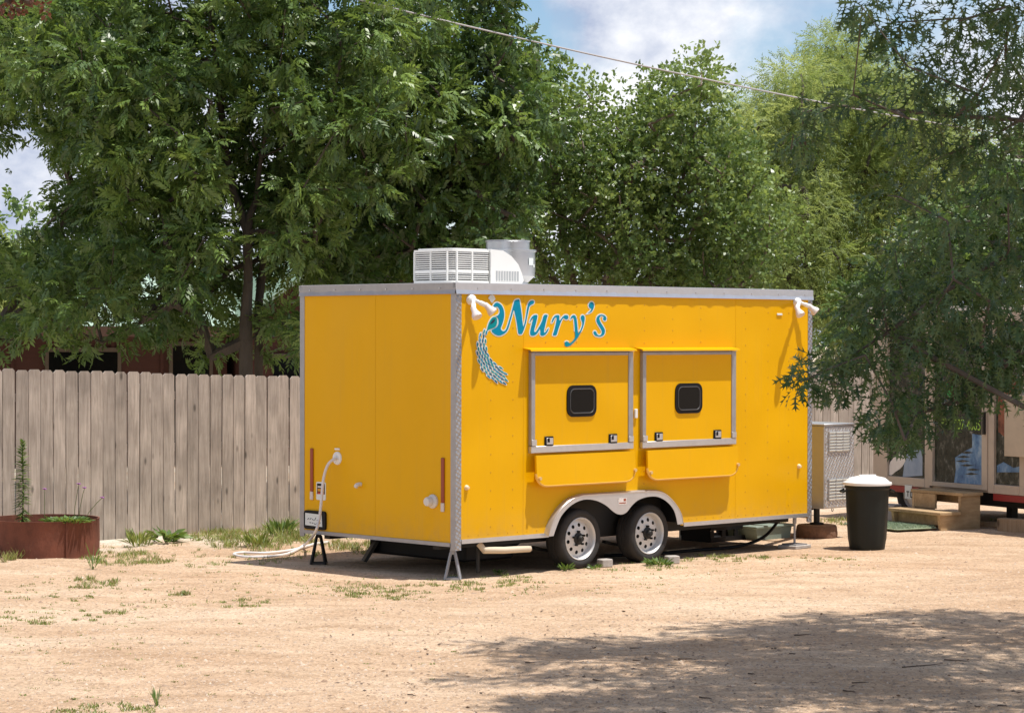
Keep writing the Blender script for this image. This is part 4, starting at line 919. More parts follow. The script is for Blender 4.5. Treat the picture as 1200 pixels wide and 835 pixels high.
    for k in range(3): a = .35 + k * .75; x, z = fx(1113), fz(1113, 465); em.add([(x, out * .009, z), (x + .08 * math.cos(a) - .05 * math.sin(a), out * .009, z + .08 * math.sin(a) + .05 * math.cos(a)), (x + .17 * math.cos(a), out * .009, z + .17 * math.sin(a)), (x + .08 * math.cos(a) + .05 * math.sin(a), out * .0092, z + .08 * math.sin(a) - .05 * math.cos(a))], [(0, 1, 2, 3)])
    em.build('leaf_emblem', mat('green_vinyl', (.03, .30, .06), .5), dr, False)
    # hanging number plate beside the steps
    q = MB().box(fx(1064), fx(1072), *yb(.036, .044), fz(1068, 584), fz(1068, 568)).build('number_sign', PALE, o)
    m = MB(); x, z = fx(1066), fz(1066, 578)
    for i, (dx, dz, w_, h_) in enumerate(((0, .05, .05, .012), (.02, 0, .012, .06), (.07, .05, .04, .012), (.07, .0, .012, .06), (.07, -.01, .04, .012))): m.box(x + dx, x + dx + w_, *yb(.0442, .0455), z + dz - .03, z + dz - .03 + h_)
    m.build('sign_digits', BLK, q)
    # raised shutter board and wheel
    MB().bbox(fx(1189), fx(1189) + .75, *yb(.12, .15), fz(1195, 534), fz(1195, 462), .004).build('shutter_board', mat('tan_board', (.50, .42, .32), .7, var=.1), o)
    for x in (fx(1190) + .05, fx(1190) + .6): MB().box(x, x + .03, *yb(.03, .121), fz(1195, 480), fz(1195, 476)).build('shutter_bracket', cream, o)
    wx = fx(1058) ; wz = .30
    for dx in (0.0, 2.6):
        w_ = bpy.data.objects.new('wheel', None); COL.objects.link(w_); w_.parent = o; w_.location = (wx + .02 + dx, out * -.20, wz)
        MB().lathe([(.17, -.08), (.19, -.09), (.26, -.09), (.29, -.07), (.30, -.03), (.30, .03), (.29, .07), (.26, .09), (.17, .08)], (0, 0, 0), 'y', 32, False).build('tyre', RUB, w_)
        MB().lathe([(.172, -.07), (.15, -.05), (.06, -.055), (.05, -.08), (0, -.08)], (0, 0, 0), 'y', 24, False).build('rim', STEELW, w_); MB().lathe([(.172, .07), (.15, .05), (.06, .055), (.05, .08), (0, .08)], (0, 0, 0), 'y', 24, False).build('rim', STEELW, w_)
    # support legs
    for x in (.25, 1.9, 4.6): MB().box(x, x + .09, *yb(-.45, -.36), .0, zb - .16).build('support_leg', BLKM, o)
    def W(x, y, z=0.): return np.array([fl[0] + d[0] * x + ly[0] * y * out, fl[1] + d[1] * x + ly[1] * y * out, z])
    return o, R, out, fx, fz, W
DT, DR, DOUT, DFX, DFZ, DW = display_trailer()
def steps():
    wd = wood_mat('treated_pine', (.36, .235, .12), (.56, .40, .235), .06, (12, 3, 12), False)
    x0, x1 = DFX(1097) - .02, DFX(1158) + .0
    p = DW((x0 + x1) / 2, .06)
    o = thing('wooden_steps', 'two-tread wooden steps in front of the glass trailer door', 'steps', p, DR); hw = (x1 - x0) / 2 * .92; s = DOUT
    def yb(a, b): return tuple(sorted((a * s, b * s)))
    z1, z2 = .37, .165
    MB().bbox(-hw - .03, hw + .03, *yb(.0, .30), z1, z1 + .036, .004).build('tread', wd, o); MB().bbox(-hw - .03, hw + .03, *yb(.32, .62), z2, z2 + .036, .004).build('tread', wd, o)
    for x in (-hw, hw - .04):
        MB().prism([(.02 * s, 0), (.58 * s, 0), (.60 * s, z2 - .001), (.318 * s, z2 - .001), (.30 * s, z2 + .03), (.298 * s, z1 - .001), (.02 * s, z1 - .001)], x, x + .04, 'x').build('stringer', wd, o, False)
    MB().bbox(-hw + .042, -hw + .40, *yb(.27, .298), .205, z1 - .002, .003).build('riser', wd, o)
    MB().bbox(-hw + .042, hw - .042, *yb(.06, .095), z1 - .10, z1 - .002, .003).build('cross_brace', wd, o)
    MB().bbox(-hw + .042, hw - .042, *yb(.50, .535), .05, z2 - .002, .003).build('riser', wd, o)
    p = DW((x0 + x1) / 2 - .1, .92)
    t = thing('turf_mat', 'green artificial turf mat on the ground before the wooden steps', 'mat', (p[0], p[1], 0), DR)
    MB().bbox(-.50, .45, -.28, .28, .018, .034, .005).build('backing', mat('turf_green', (.24, .29, .19), .9, var=.3, vscale=30, bump=.8, bscale=90), t)
    n = 5000; bx = RNG.uniform(-.49, .44, n); by = RNG.uniform(-.27, .27, n); a = RNG.uniform(0, 6.28, n); h = RNG.uniform(.015, .03, n); wv = .004
    V = np.stack([np.stack([bx - wv * np.cos(a), by - wv * np.sin(a), np.full(n, .033)], 1), np.stack([bx + wv * np.cos(a), by + wv * np.sin(a), np.full(n, .033)], 1), np.stack([bx + .01 * np.sin(a), by - .01 * np.cos(a), .033 + h], 1)], 1)
    tag(link('turf_pile', np_mesh('turf_pile', V.reshape(-1, 3), np.arange(3 * n).reshape(-1, 3), leaf_mat('turf_blades', (.20, .27, .16), (.36, .42, .30), .1), RNG.random(n)), t), kind='stuff')
    brd = MATS['old_board']
    for k, (x, y, l, r, z, lab) in enumerate(((1.75, -.25, 1.2, .05, .05, 'long board lying on the ground under the display trailer'), (2.6, .05, .5, .4, .0, 'short thick wood block beside the display trailer wheel'))):
        q = DW(x, y); b = MB().bbox(-l / 2, l / 2, -.07, .07, 0, .06 + .09 * k, .004).build('timber', brd); b.location = (q[0], q[1], 0); b.rotation_euler = (0, 0, DR + r); tag(b, lab, 'timber')
    q = DW(DFX(1052), .22); b = MB().bbox(-.2, .2, -.1, .1, 0, .19, .01).build('concrete_block', CONC); b.location = (q[0], q[1], 0); b.rotation_euler = (.0, 0, DR + .4); tag(b, 'large concrete block beside the display trailer wheel', 'block')
steps()
# ================================================================== RUSTY PLANTER AND WEEDS
def blade_mesh(name, V, Fq, m, tone): return np_mesh(name, V, Fq, m, tone)
G_GRASS = leaf_mat('grass_blades', (.10, .15, .025), (.32, .38, .12), .3)
G_DRY = leaf_mat('dry_grass_blades', (.22, .17, .07), (.40, .32, .17), .25)
G_WEED = leaf_mat('weed_leaves', (.05, .10, .02), (.17, .26, .06), .3)
def leaf_quads(P, D, L, Wd, droop=.25, rng=RNG):
    """many pointed leaves: base P, direction D, length L, width Wd; two quads bent along the length"""
    n = len(P); D = D / np.linalg.norm(D, axis=1, keepdims=True); h = rng.normal(size=(n, 3)) * .35 + np.array([0, 0, 1.]); S = np.cross(D, h); S /= np.linalg.norm(S, axis=1, keepdims=True) + 1e-9
    L = np.broadcast_to(L, n)[:, None]; Wd = np.broadcast_to(Wd, n)[:, None]
    dn = np.array([0, 0, -1.]) * droop
    m = P + D * L * .45 + dn * L * .12; e = P + D * L * .95 + dn * L * .5
    V = np.stack([P - S * Wd * .18, P + S * Wd * .18, m + S * Wd * .5, m - S * Wd * .5, e], 1)
    i = np.arange(n)[:, None] * 5
    return V.reshape(-1, 3), np.concatenate([i + np.array([[0, 1, 2, 3]]), i + np.array([[3, 2, 4, 4]])], 0)[:, :]
def leaves_mesh(name, P, D, L, Wd, m, droop=.25):
    V, Fq = leaf_quads(P, D, L, Wd, droop); n = len(P)
    tri = np.concatenate([Fq[:n][:, [0, 1, 2]], Fq[:n][:, [0, 2, 3]], Fq[n:][:, [0, 1, 2]]], 0); t = RNG.random(n)
    return np_mesh(name, V, tri, m, np.concatenate([t, t, t]))
def planter():
    c = gnd(52, 631); cx, cy = -4.545, 23.83
    o = thing('ring_planter', 'rusty steel ring planter full of weeds by the fence', 'planter', (cx, cy, 0))
    rust = mat('rusty_steel', (.155, .052, .030), .85, .1, var=.45, vscale=5, bump=.4, bscale=30, stretch=(1, 1, .6))
    n = 48; H = .36; R = .535; m = MB()
    m.lathe([(R, -.02), (R, .02), (R + .003, .15), (R, H - .01), (R + .004, H), (R - .012, H), (R - .014, .02)], (0, 0, 0), 'z', n, False).build('ring', rust, o, True, 50)
    s = MB()
    a = -.98; s.bar((R * math.cos(a) * 1.008, R * math.sin(a) * 1.008, 0), (R * math.cos(a) * 1.008, R * math.sin(a) * 1.008, H - .005), .012, .03, (math.cos(a), math.sin(a), 0)); s.build('weld_seam', rust, o)
    MB().lathe([(R - .016, .24), (.3, .27), (0, .29)], (0, 0, 0), 'z', 24, False).build('soil', mat('dry_soil', (.15, .10, .06), .95, var=.3, vscale=12, bump=.8, bscale=30), o)
    # tall horseweed
    def tall(x, y, h, lab):
        q = thing('horseweed', lab, 'weed', (cx + x, cy + y, .26))
        st = [(0, 0, 0), (.01, 0, h * .4), (.0, .01, h * .8), (.005, 0, h)]
        MB().tube(st, [.007, .006, .004, .002], 6).build('stem', mat('weed_stem', (.10, .14, .035), .7), q)
        k = int(h * 520); z = np.sort(RNG.uniform(.06, 1, k)) * h; a = RNG.uniform(0, 6.28, k); up = np.interp(z / h, [0, .6, 1], [-.25, .25, 1.3])
        D = np.stack([np.cos(a), np.sin(a), up], 1); L = np.interp(z / h, [0, .3, .8, 1], [.085, .115, .10, .06]) * RNG.uniform(.8, 1.2, k)
        tag(link('leaves', leaves_mesh('leaves', np.stack([0 * z, 0 * z, z], 1), D, L, .014, G_WEED, .5), q), kind='stuff')
    x, y = dep(25, 560, cy)[0] - cx, 0
    tall(x, .05, .84, 'tall leafy horseweed growing in the rusty ring planter')
    # low green clump at the planter's right edge
    def clump(nm, lab, p, r, k, L, Wd, m, cat='plant', up=.5, group=None):
        q = thing(nm, lab, cat, p, 0, group); a = RNG.uniform(0, 6.28, k); rr = r * np.sqrt(RNG.random(k)); P = np.stack([rr * np.cos(a), rr * np.sin(a), RNG.uniform(0, .4, k) * L], 1); D = np.stack([np.cos(a), np.sin(a), RNG.uniform(up * .3, up * 2, k)], 1)
        lf = leaves_mesh('leaves', P, D, L * RNG.uniform(.6, 1.2, k), Wd, m, .4); tag(link('leaves', lf, q), kind='stuff')
        MB().tube([(0, 0, -.02), (0, 0, .03)], .01, 6).build('root_crown', MATS['weed_stem'], q)
        return q
    clump('low_plant', 'low leafy green plant spilling over the planter rim', (cx + .27, cy - .24, .335), .21, 420, .075, .024, G_WEED)
    # verbena: thin stems with small purple heads
    pur = mat('purple_petals', (.34, .13, .36), .6)
    for u, v, lab in ((52.5, 573, 'thin verbena stem with a purple flower near the tall weed'), (92.5, 567, 'thin tall verbena stem with a purple flower over the planter rim'), (99, 571.5, 'thin verbena stem with the brightest purple flower over the low plant'), (120, 583, 'thin verbena stem with purple flower leaning past the planter edge')):
        hd = dep(u, v, cy - .1); b = np.array([cx + min(hd[0] - cx, .46) * .85, cy - .1, .27]); q = thing('verbena', lab, 'flower', b, 0, 'purple verbena in the planter')
        e = hd - b; MB().tube([(0, 0, -.03), tuple(e * np.array([.3, 1, .5])), tuple(e * np.array([.75, 1, .85])), tuple(e)], .003, 5).build('stem', MATS['weed_stem'], q)
        m = MB()
        for k in range(9): a = 2 * PI * k / 9; c = e + np.array([.016 * math.cos(a) * (k % 3) / 2, .016 * math.sin(a) * (k % 3) / 2, .006 * (k % 2)]); m.lathe([(0, -.004), (.010, 0), (.009, .004), (0, .006)], tuple(c), 'z', 5)
        m.build('flower_head', pur, q)
    return clump
clump = planter()
def weeds():
    def gp(u, v): p = gnd(u, v); return (p[0], p[1], float(height(p[0], p[1])) - .003)
    clump('broadleaf_weed', 'dark green broadleaf weed growing at the fence foot', gp(196, 636), .12, 60, .20, .045, G_WEED, 'weed', .55)
    clump('broadleaf_weed', 'upright pale green weed between planter and the broadleaf weed', gp(162, 640), .10, 90, .20, .018, G_GRASS, 'weed', 1.6)
    clump('broadleaf_weed', 'bushy light green weed in the grass under the fence near the hose', gp(302, 640), .12, 120, .17, .018, G_GRASS, 'weed', 1.4)
    clump('broadleaf_weed', 'dark leafy weed in the tall grass beside the trailer corner and fence', gp(330, 630), .12, 110, .20, .02, G_WEED, 'weed', 1.5)
    clump('sprouting_weed', 'thin young weed sprouting in front of the planter', gp(109, 668), .03, 22, .22, .012, G_WEED, 'weed', 2.5)
    clump('sprouting_weed', 'bushy green weed at the planter foot on its near side', gp(10, 652), .20, 220, .16, .016, G_GRASS, 'weed', 1.2)
    clump('sprouting_weed', 'small green weed beside the tyre near the drain pipe', gp(663, 668), .05, 34, .085, .022, G_WEED, 'weed', 1.0)
    clump('sprouting_weed', 'tiny green weed between tyre and its concrete chock', gp(696, 666), .05, 26, .06, .02, G_WEED, 'weed', .8)
    clump('sprouting_weed', 'green weed patch under the tyre beside the last concrete chock', gp(772, 662), .12, 120, .085, .02, G_WEED, 'weed', .9)
    clump('sprouting_weed', 'little weed under the hanging black jack leg', gp(585, 672), .05, 30, .06, .016, G_WEED, 'weed', 1)
    clump('sprouting_weed', 'lone thin grass sprout in the open gravel in front', gp(184, 826), .02, 14, .13, .008, G_WEED, 'weed', 3)
weeds()
def grass():
    PT = []                                  # (x, y, radius, blades, height)
    r = random.Random(11)
    def patch(u, v, ru, rv, n, rad, bl, h):
        for _ in range(n):
            a = r.uniform(0, 6.28); q = math.sqrt(r.random()); p = gnd(u + ru * q * math.cos(a), v + rv * q * math.sin(a)); PT.append((p[0], p[1], rad * r.uniform(.5, 1.3), int(bl * r.uniform(.5, 1.4)), h * r.uniform(.6, 1.3)))
    patch(310, 634, 55, 12, 60, .08, 34, .10); patch(345, 622, 40, 12, 46, .08, 34, .17); patch(262, 632, 40, 10, 40, .07, 35, .09); patch(150, 655, 50, 8, 40, .07, 26, .07)
    patch(8, 652, 20, 8, 26, .07, 40, .13); patch(440, 640, 60, 10, 50, .08, 40, .10)
    patch(450, 692, 60, 9, 50, .07, 34, .035); patch(575, 682, 75, 9, 44, .06, 26, .04); patch(110, 683, 30, 5, 14, .06, 34, .06); patch(212, 697, 10, 2.5, 5, .05, 40, .05)
    patch(60, 722, 60, 8, 22, .06, 28, .035); patch(135, 716, 10, 4, 5, .05, 28, .05); patch(285, 707, 30, 6, 16, .05, 26, .035); patch(90, 700, 90, 20, 20, .03, 20, .03); patch(130, 800, 120, 25, 22, .035, 20, .02); patch(120, 830, 70, 6, 24, .06, 34, .03)
    patch(845, 655, 60, 4, 30, .05, 26, .05); patch(720, 664, 90, 5, 24, .05, 22, .035); patch(700, 690, 110, 9, 18, .04, 18, .025); patch(960, 655, 50, 5, 14, .05, 20, .03)
    patch(1120, 612, 80, 4, 30, .08, 25, .05); patch(1010, 612, 60, 6, 40, .08, 30, .06); patch(850, 612, 70, 8, 70, .08, 40, .12); patch(300, 760, 260, 60, 40, .03, 14, .018); patch(200, 690, 220, 22, 120, .035, 9, .03); patch(500, 690, 160, 14, 90, .035, 9, .028); patch(230, 650, 150, 14, 110, .04, 12, .05); patch(80, 740, 110, 40, 60, .03, 9, .022); patch(850, 668, 180, 10, 60, .03, 8, .02)
    X = np.concatenate([[p[0]] * p[3] for p in PT]); Y = np.concatenate([[p[1]] * p[3] for p in PT]); R = np.concatenate([[p[2]] * p[3] for p in PT]); H = np.concatenate([[p[4]] * p[3] for p in PT]); n = len(X)
    ok = (np.stack([X, Y, 0 * X], 1) - F0) @ FB < -.03; X, Y, R, H = X[ok], Y[ok], R[ok], H[ok]; n = len(X)
    a = RNG.uniform(0, 6.28, n); q = R * np.sqrt(RNG.random(n)); px = X + q * np.cos(a); py = Y + q * np.sin(a); P = np.stack([px, py, height(px, py) - .004], 1)
    b = RNG.uniform(0, 6.28, n); lean = RNG.uniform(.15, .9, n); D = np.stack([lean * np.cos(b), lean * np.sin(b), np.ones(n)], 1); L = H * RNG.uniform(.5, 1.2, n)
    dry = RNG.random(n) < .22
    for nm, sel, m in (('grass', ~dry, G_GRASS), ('dry_grass', dry, G_DRY)):
        tag(link(nm, leaves_mesh(nm, P[sel], D[sel], L[sel], .0065, m, .3)), 'short %s tufts in the sandy ground' % ('green grass' if nm == 'grass' else 'dry straw-coloured grass'), 'grass', kind='stuff')
grass()
def twigs():
    m = MB(); r = random.Random(2)
    for (u, v, l) in [(745, 757, .14), (805, 772, .2), (1080, 780, .55), (995, 812, .16), (826, 820, .15), (1120, 775, .3), (940, 745, .2), (700, 800, .15), (620, 775, .12), (1010, 800, .2)] + [(r.uniform(420, 1180), r.uniform(740, 832), r.uniform(.05, .14)) for _ in range(6)]:
        l *= .55
        p = gnd(u, v); a = r.uniform(-.7, .5); P = [(p[0] + l * (t - .5) * math.cos(a) + r.uniform(-.01, .01), p[1] + l * (t - .5) * math.sin(a) + r.uniform(-.015, .015)) for t in (0, .35, .7, 1)]
        m.tube([(x, y, float(height(x, y)) + .008) for x, y in P], [.0045, .004, .003, .0015], 5)
    tag(m.build('fallen_twigs', mat('twig_brown', (.07, .045, .03), .9)), 'thin fallen twigs scattered on the shaded gravel', 'twigs', kind='stuff')
twigs()
def leaf_litter():
    n = 900; u = RNG.uniform(380, 1215, n); v = RNG.uniform(715, 840, n); P = np.array([gnd(a, b) for a, b in zip(u, v)]); P[:, 2] = height(P[:, 0], P[:, 1]) + .006
    a = RNG.uniform(0, 6.28, n); D = np.stack([np.cos(a), np.sin(a), RNG.uniform(-.05, .35, n)], 1)
    tag(link('leaf_litter', leaves_mesh('leaf_litter', P, D, RNG.uniform(.015, .045, n), RNG.uniform(.008, .018, n), leaf_mat('litter', (.06, .04, .025), (.26, .17, .10), .1), .1)), 'small dry fallen leaves scattered on the gravel', 'leaf litter', kind='stuff')
leaf_litter()
# ================================================================== TREES
BARK = mat('grey_bark', (.085, .068, .052), .95, var=.4, vscale=6, bump=.9, bscale=18, bdist=.03, stretch=(1, 1, .3))
def frames(D, rng):
    D = D / np.linalg.norm(D, axis=1, keepdims=True); h = rng.normal(size=D.shape) * .75 + np.array([0, 0, 1.]); Y = np.cross(h, D); Y /= np.linalg.norm(Y, axis=1, keepdims=True) + 1e-9; Z = np.cross(D, Y); return np.stack([D, Y, Z], 1)   # rows
def spray(nl, L, ll, lw, ang=55, droop=.25, seed=0):
    """compound leaf along +x: paired narrow leaflets, each a folded quad"""
    r = random.Random(seed); V = []
    for i in range(nl):
        t = (i // 2 * 2 + 1.2) / nl; s = 1 if i % 2 else -1
        if i == nl - 1: s = 0; t = 1
        b = np.array([L * t, 0, -droop * L * t * t]); a = math.radians(ang + r.uniform(-12, 12)) * s
        d = np.array([math.cos(a), math.sin(a), -.35 + r.uniform(-.25, .15)]); d /= np.linalg.norm(d); w = np.cross(d, (0, 0, 1)); w /= np.linalg.norm(w); l = ll * r.uniform(.8, 1.2); k = lw * .5
        up = np.cross(w, d) * lw * .22
        V += [b, b + d * l * .45 + w * k + up, b + d * l - np.array([0, 0, l * .12]), b + d * l * .45 - w * k + up]
    return np.array(V)
def simple_leaf(ll, lw, seed=0):
    return np.array([(0, 0, 0), (ll * .4, lw * .5, lw * .15), (ll, 0, -ll * .12), (ll * .4, -lw * .5, lw * .15)], float)
def cluster(nl, R, ll, lw, seed):
    r = np.random.default_rng(seed); V = []
    for i in range(nl):
        d = r.normal(size=3); d[0] += .8; d /= np.linalg.norm(d); b = np.array([R * (i + .5) / nl, 0, 0]) + r.normal(size=3) * R * .08; w = np.cross(d, r.normal(size=3)); w /= np.linalg.norm(w); up = np.cross(w, d) * lw * .2
        V += [b, b + d * ll * .45 + w * lw * .5 + up, b + d * ll, b + d * ll * .45 - w * lw * .5 + up]
    return np.array(V)
def sample_clumps(ells, Y, ydev, spacing, rng, extra=None):
    C = []
    for (u, v, ru, rv, n) in ells:
        for _ in range(n):
            for tries in range(12):
                q = rng.normal(size=3); q /= np.linalg.norm(q); q *= rng.random() ** (1 / 2.4)
                p = dep(u + ru * q[0], v + rv * q[1], Y + ydev * q[2])
                if extra and not extra(u + ru * q[0], v + rv * q[1], p[1]): continue
                if all(np.sum((p - c) ** 2) > spacing ** 2 for c in C): C.append(p); break
    return np.array(C)
def skeleton(stems, clumps, rng, spread=1.0):
    """connect clump centres to the stems, nearer ones first; returns segments with pipe-model radii"""
    nodes = []; par = []; load = []
    for st in stems:
        last = -1
        for i, p in enumerate(st):
            p = np.array(p, float)
            if i == 0 and st is not stems[0]:
                j = int(np.argmin([np.sum((np.array(n) - p) ** 2) for n in nodes])); last = j; 
                if np.sum((np.array(nodes[j]) - p) ** 2) < .01: continue
            nodes.append(p); par.append(last); last = len(nodes) - 1
    nst = len(nodes); base = nodes[0]
    order = np.argsort([np.linalg.norm((c - base) * np.array([1, 1, .6])) for c in clumps])
    clump_nodes = []
    for k in order:
        c = clumps[k]; N = np.array(nodes); d = np.linalg.norm(N - c, axis=1); pen = np.where(N[:, 2] > c[2] + .1, .7 * (N[:, 2] - c[2]), 0); root = np.where(np.arange(len(N)) == 0, 5., 0)
        j = int(np.argmin(d + pen + root)); a = N[j]; n = max(1, int(d[j] / .7)); last = j
        for i in range(1, n + 1):
            t = i / n; q = a * (1 - t) + c * t + (rng.normal(size=3) * .06 * d[j] if i < n else 0); q = q + np.array([0, 0, .12 * d[j] * math.sin(PI * t)]) * (1 if i < n else 0); nodes.append(q); par.append(last); last = len(nodes) - 1
        clump_nodes.append(last)
    n = len(nodes); w = np.zeros(n)
    for i in clump_nodes: w[i] += 1
    for i in range(n - 1, -1, -1):
        if par[i] >= 0: w[par[i]] += w[i]
    return nodes, par, w, nst
def tree(name, label, cat, stems, clumps, tmpl, per, csize, m_leaf, seed, r_tip=.008, r_pow=.45, trunk_r=None, droop=-.12, squash=.75, bark=BARK, group=None, scl=(.75, 1.25), stemr=None, keepf=None):
    rng = np.random.default_rng(seed)
    nodes, par, w, nst = skeleton(stems, clumps, rng)
    base = np.array(stems[0][0], float); o = thing(name, label, cat, base, 0, group)
    rad = r_tip * np.maximum(w, .6) ** r_pow
    if trunk_r: rad = rad * (trunk_r / max(rad[0], rad[1])); rad = np.maximum(rad, r_tip * .8)
    tr = MB(); br = MB()
    i0 = 0
    for i in range(len(nodes)):
        if par[i] < 0: continue
        a = nodes[par[i]] - base; b = nodes[i] - base; ra = min(rad[par[i]], rad[i] * 1.35) if i >= nst else rad[par[i]]; (tr if i < nst else br).tube([a, (a + b) / 2 + rng.normal(size=3) * .01, b], [ra, (ra + rad[i]) / 2, rad[i]], 9 if i < nst else 5, True)
    tr.build('trunk', bark, o, True, 60)
    if br.v: tag(br.build('branches', bark, o, True, 60), kind='stuff')
    # leaf sprays
    K = len(clumps); n = K * per; ci = np.repeat(np.arange(K), per)
    q = rng.normal(size=(n, 3)); q /= np.linalg.norm(q, axis=1, keepdims=True); rr = rng.random(n) ** (1 / 2.2); size = (csize * rng.uniform(.7, 1.3, K))[ci]
    P = clumps[ci] + q * (rr * size)[:, None] * np.array([1, 1, squash]); D = q * .9 + rng.normal(size=(n, 3)) * .5 + np.array([0, 0, droop])
    if keepf is not None: k = keepf(P); P, D, ci = P[k], D[k], ci[k]; n = len(P)
    M = frames(D, rng); s = rng.uniform(*scl, n); ti = rng.integers(0, len(tmpl), n); Vs = []; tones = []
    ct = rng.random(K) ** 1.4 * .62
    for t in range(len(tmpl)):
        sel = ti == t; tv = tmpl[t]
        if not sel.any(): continue
        Vs.append((np.einsum('vk,nkj->nvj', tv, M[sel] * s[sel][:, None, None]) + P[sel][:, None] - base).reshape(-1, 3)); lf = len(tv) // 4
        tones.append(np.clip(np.repeat(ct[ci[sel]] + rng.random(sel.sum()) * .28, lf) + rng.random(sel.sum() * lf) * .2, 0, 1))
    V = np.concatenate(Vs); tone = np.concatenate(tones); Fq = np.arange(len(V)).reshape(-1, 4)
    tag(link('crown', np_mesh('crown', V, Fq, m_leaf, tone), o), kind='stuff')
    return o
PEC = [spray(11, .18, .085, .032, 52, .32, k) for k in range(5)]
ELM = [spray(9, .16, .070, .042, 50, .25, k + 20) for k in range(5)]
PEAR = [cluster(7, .16, .075, .052, k) for k in range(5)]
FINE = [spray(11, .22, .06, .018, 42, .35, k + 40) for k in range(5)]
G1 = leaf_mat('pecan_leaves', (.026, .072, .016), (.225, .340, .085), .32, .40, .6)
G2 = leaf_mat('elm_leaves', (.024, .066, .016), (.195, .305, .080), .32, .40, .6)
G3 = leaf_mat('pear_leaves', (.055, .112, .026), (.250, .345, .100), .36, .40, .6)
G4 = leaf_mat('light_willowy_leaves', (.13, .205, .055), (.36, .43, .15), .45, .5, .35)
G5 = leaf_mat('oak_leaves', (.024, .060, .020), (.100, .165, .055), .32, .40, .5)
def gz(p): return np.array([p[0], p[1], -.05])
rgt = np.random.default_rng(21)
def treeA():
    Y = 31.0; b = gz(dep(288, 440, Y))
    st = [[b, dep(288, 400, Y), dep(291, 330, Y), dep(290, 272, Y)], [dep(290, 272, Y), dep(274, 225, Y + .1), dep(263, 165, Y + .2), dep(255, 95, Y + .2), dep(248, 10, Y), dep(250, -70, Y)], [dep(290, 272, Y), dep(300, 235, Y), dep(306, 185, Y - .1), dep(318, 110, Y - .2), dep(330, 30, Y)]]
    def ok(u, v, y): return not (abs(u - 285) < 34 and v > 185 and y < Y + .7)
    e = [(300, 80, 150, 120, 60), (190, 130, 120, 140, 60), (410, 110, 110, 140, 50), (110, 60, 110, 80, 30), (300, -70, 240, 80, 60), (345, 255, 75, 80, 26), (190, 300, 120, 80, 40), (90, 350, 110, 55, 24), (230, 250, 60, 90, 20), (300, 400, 130, 26, 14)]
    C = sample_clumps(e, Y + .3, 2.1, .45, rgt, ok)
    path = np.array([(288, 440), (288, 400), (291, 330), (290, 272), (300, 235), (306, 185), (312, 140)], float); path2 = np.array([(290, 272), (274, 225), (263, 165), (256, 110)], float)
    def keep(P):
        u = 600 + P[:, 0] / P[:, 1] * F; v = 391 - (P[:, 2] - CAMH) / P[:, 1] * F; r = RNG.random(len(P))
        gap = (u < 62) & (v > 170) & (v < 268) & (r < .93)
        nz = np.sin(u * .075 + 1.2 * np.sin(v * .06)) + np.sin(v * .11 + u * .03)
        roof = (u < 182) & (v > 330) & (v < 394) & (nz > .45) & (r < .95)
        low = (v > 394) & (r < .60) | (v > 424)
        x1 = np.interp(v, path[::-1, 1], path[::-1, 0]); x2 = np.interp(v, path2[::-1, 1], path2[::-1, 0])
        stem = (P[:, 1] < Y + .15) & (((np.abs(u - x1) < 13) & (v > 140)) | ((np.abs(u - x2) < 10) & (v > 100) & (v < 275))) & (r < .93)
        holes = (np.sin(u * .052 + 2 * np.sin(v * .031)) * np.sin(v * .047 + 1.7 * np.sin(u * .023)) > .66) & (r < .8)
        return ~(gap | roof | stem | low | holes)
    tree('pecan_tree', 'tall forked pecan tree standing behind the fence with feathery leaves', 'tree', st, C, PEC, 52, .36, G1, 1, trunk_r=.088, keepf=keep, group='trees behind the fence')
    b2 = gz(dep(304, 440, Y + .6)); tree('slender_tree', 'slender dark second trunk close beside the forked pecan trunk', 'tree', [[b2, dep(303, 400, Y + .6), dep(306, 330, Y + .7), dep(318, 260, Y + .8)]], sample_clumps([(345, 230, 45, 70, 14)], Y + 1.4, 1., .4, rgt), ELM, 40, .45, G2, 2, trunk_r=.055, group='trees behind the fence')
treeA()
def treeLeft():
    Y = 33.5; b = gz(dep(-75, 440, Y))
    st = [[b, dep(-72, 330, Y), dep(-60, 230, Y), dep(-40, 120, Y), dep(-25, 20, Y)]]
    e = [(30, 45, 120, 75, 40), (-40, 150, 55, 70, 14), (95, 150, 60, 60, 14), (40, 330, 75, 45, 22), (110, 260, 60, 50, 14), (20, 400, 60, 20, 6), (-60, -40, 120, 60, 16)]
    def keep(P):
        u = 600 + P[:, 0] / P[:, 1] * F; v = 391 - (P[:, 2] - CAMH) / P[:, 1] * F
        r = RNG.random(len(P)); nz = np.sin(u * .075 + 1.2 * np.sin(v * .06)) + np.sin(v * .11 + u * .03)
        return ~(((u < 62) & (v > 165) & (v < 268) & (r < .9)) | ((v > 330) & (v < 394) & (nz > .45) & (r < .95)) | (v > 392) & (r < .9))
    tree('pecan_tree', 'broad pecan tree with sky gap beyond the left end of the house roof', 'tree', st, sample_clumps(e, Y, 1.8, .42, rgt), PEC, 50, .36, G1, 3, trunk_r=.10, keepf=keep, group='trees behind the fence')
    p = dep(8, 300, 36); tree('small_tree', 'small bright green tree low behind the broad pecan', 'tree', [[gz(dep(-5, 440, 37)), dep(-5, 380, 37)]], sample_clumps([(0, 330, 36, 45, 16)], 37, 1., .35, rgt), ELM, 60, .42, G4, 4, trunk_r=.07, group='trees behind the fence')
treeLeft()
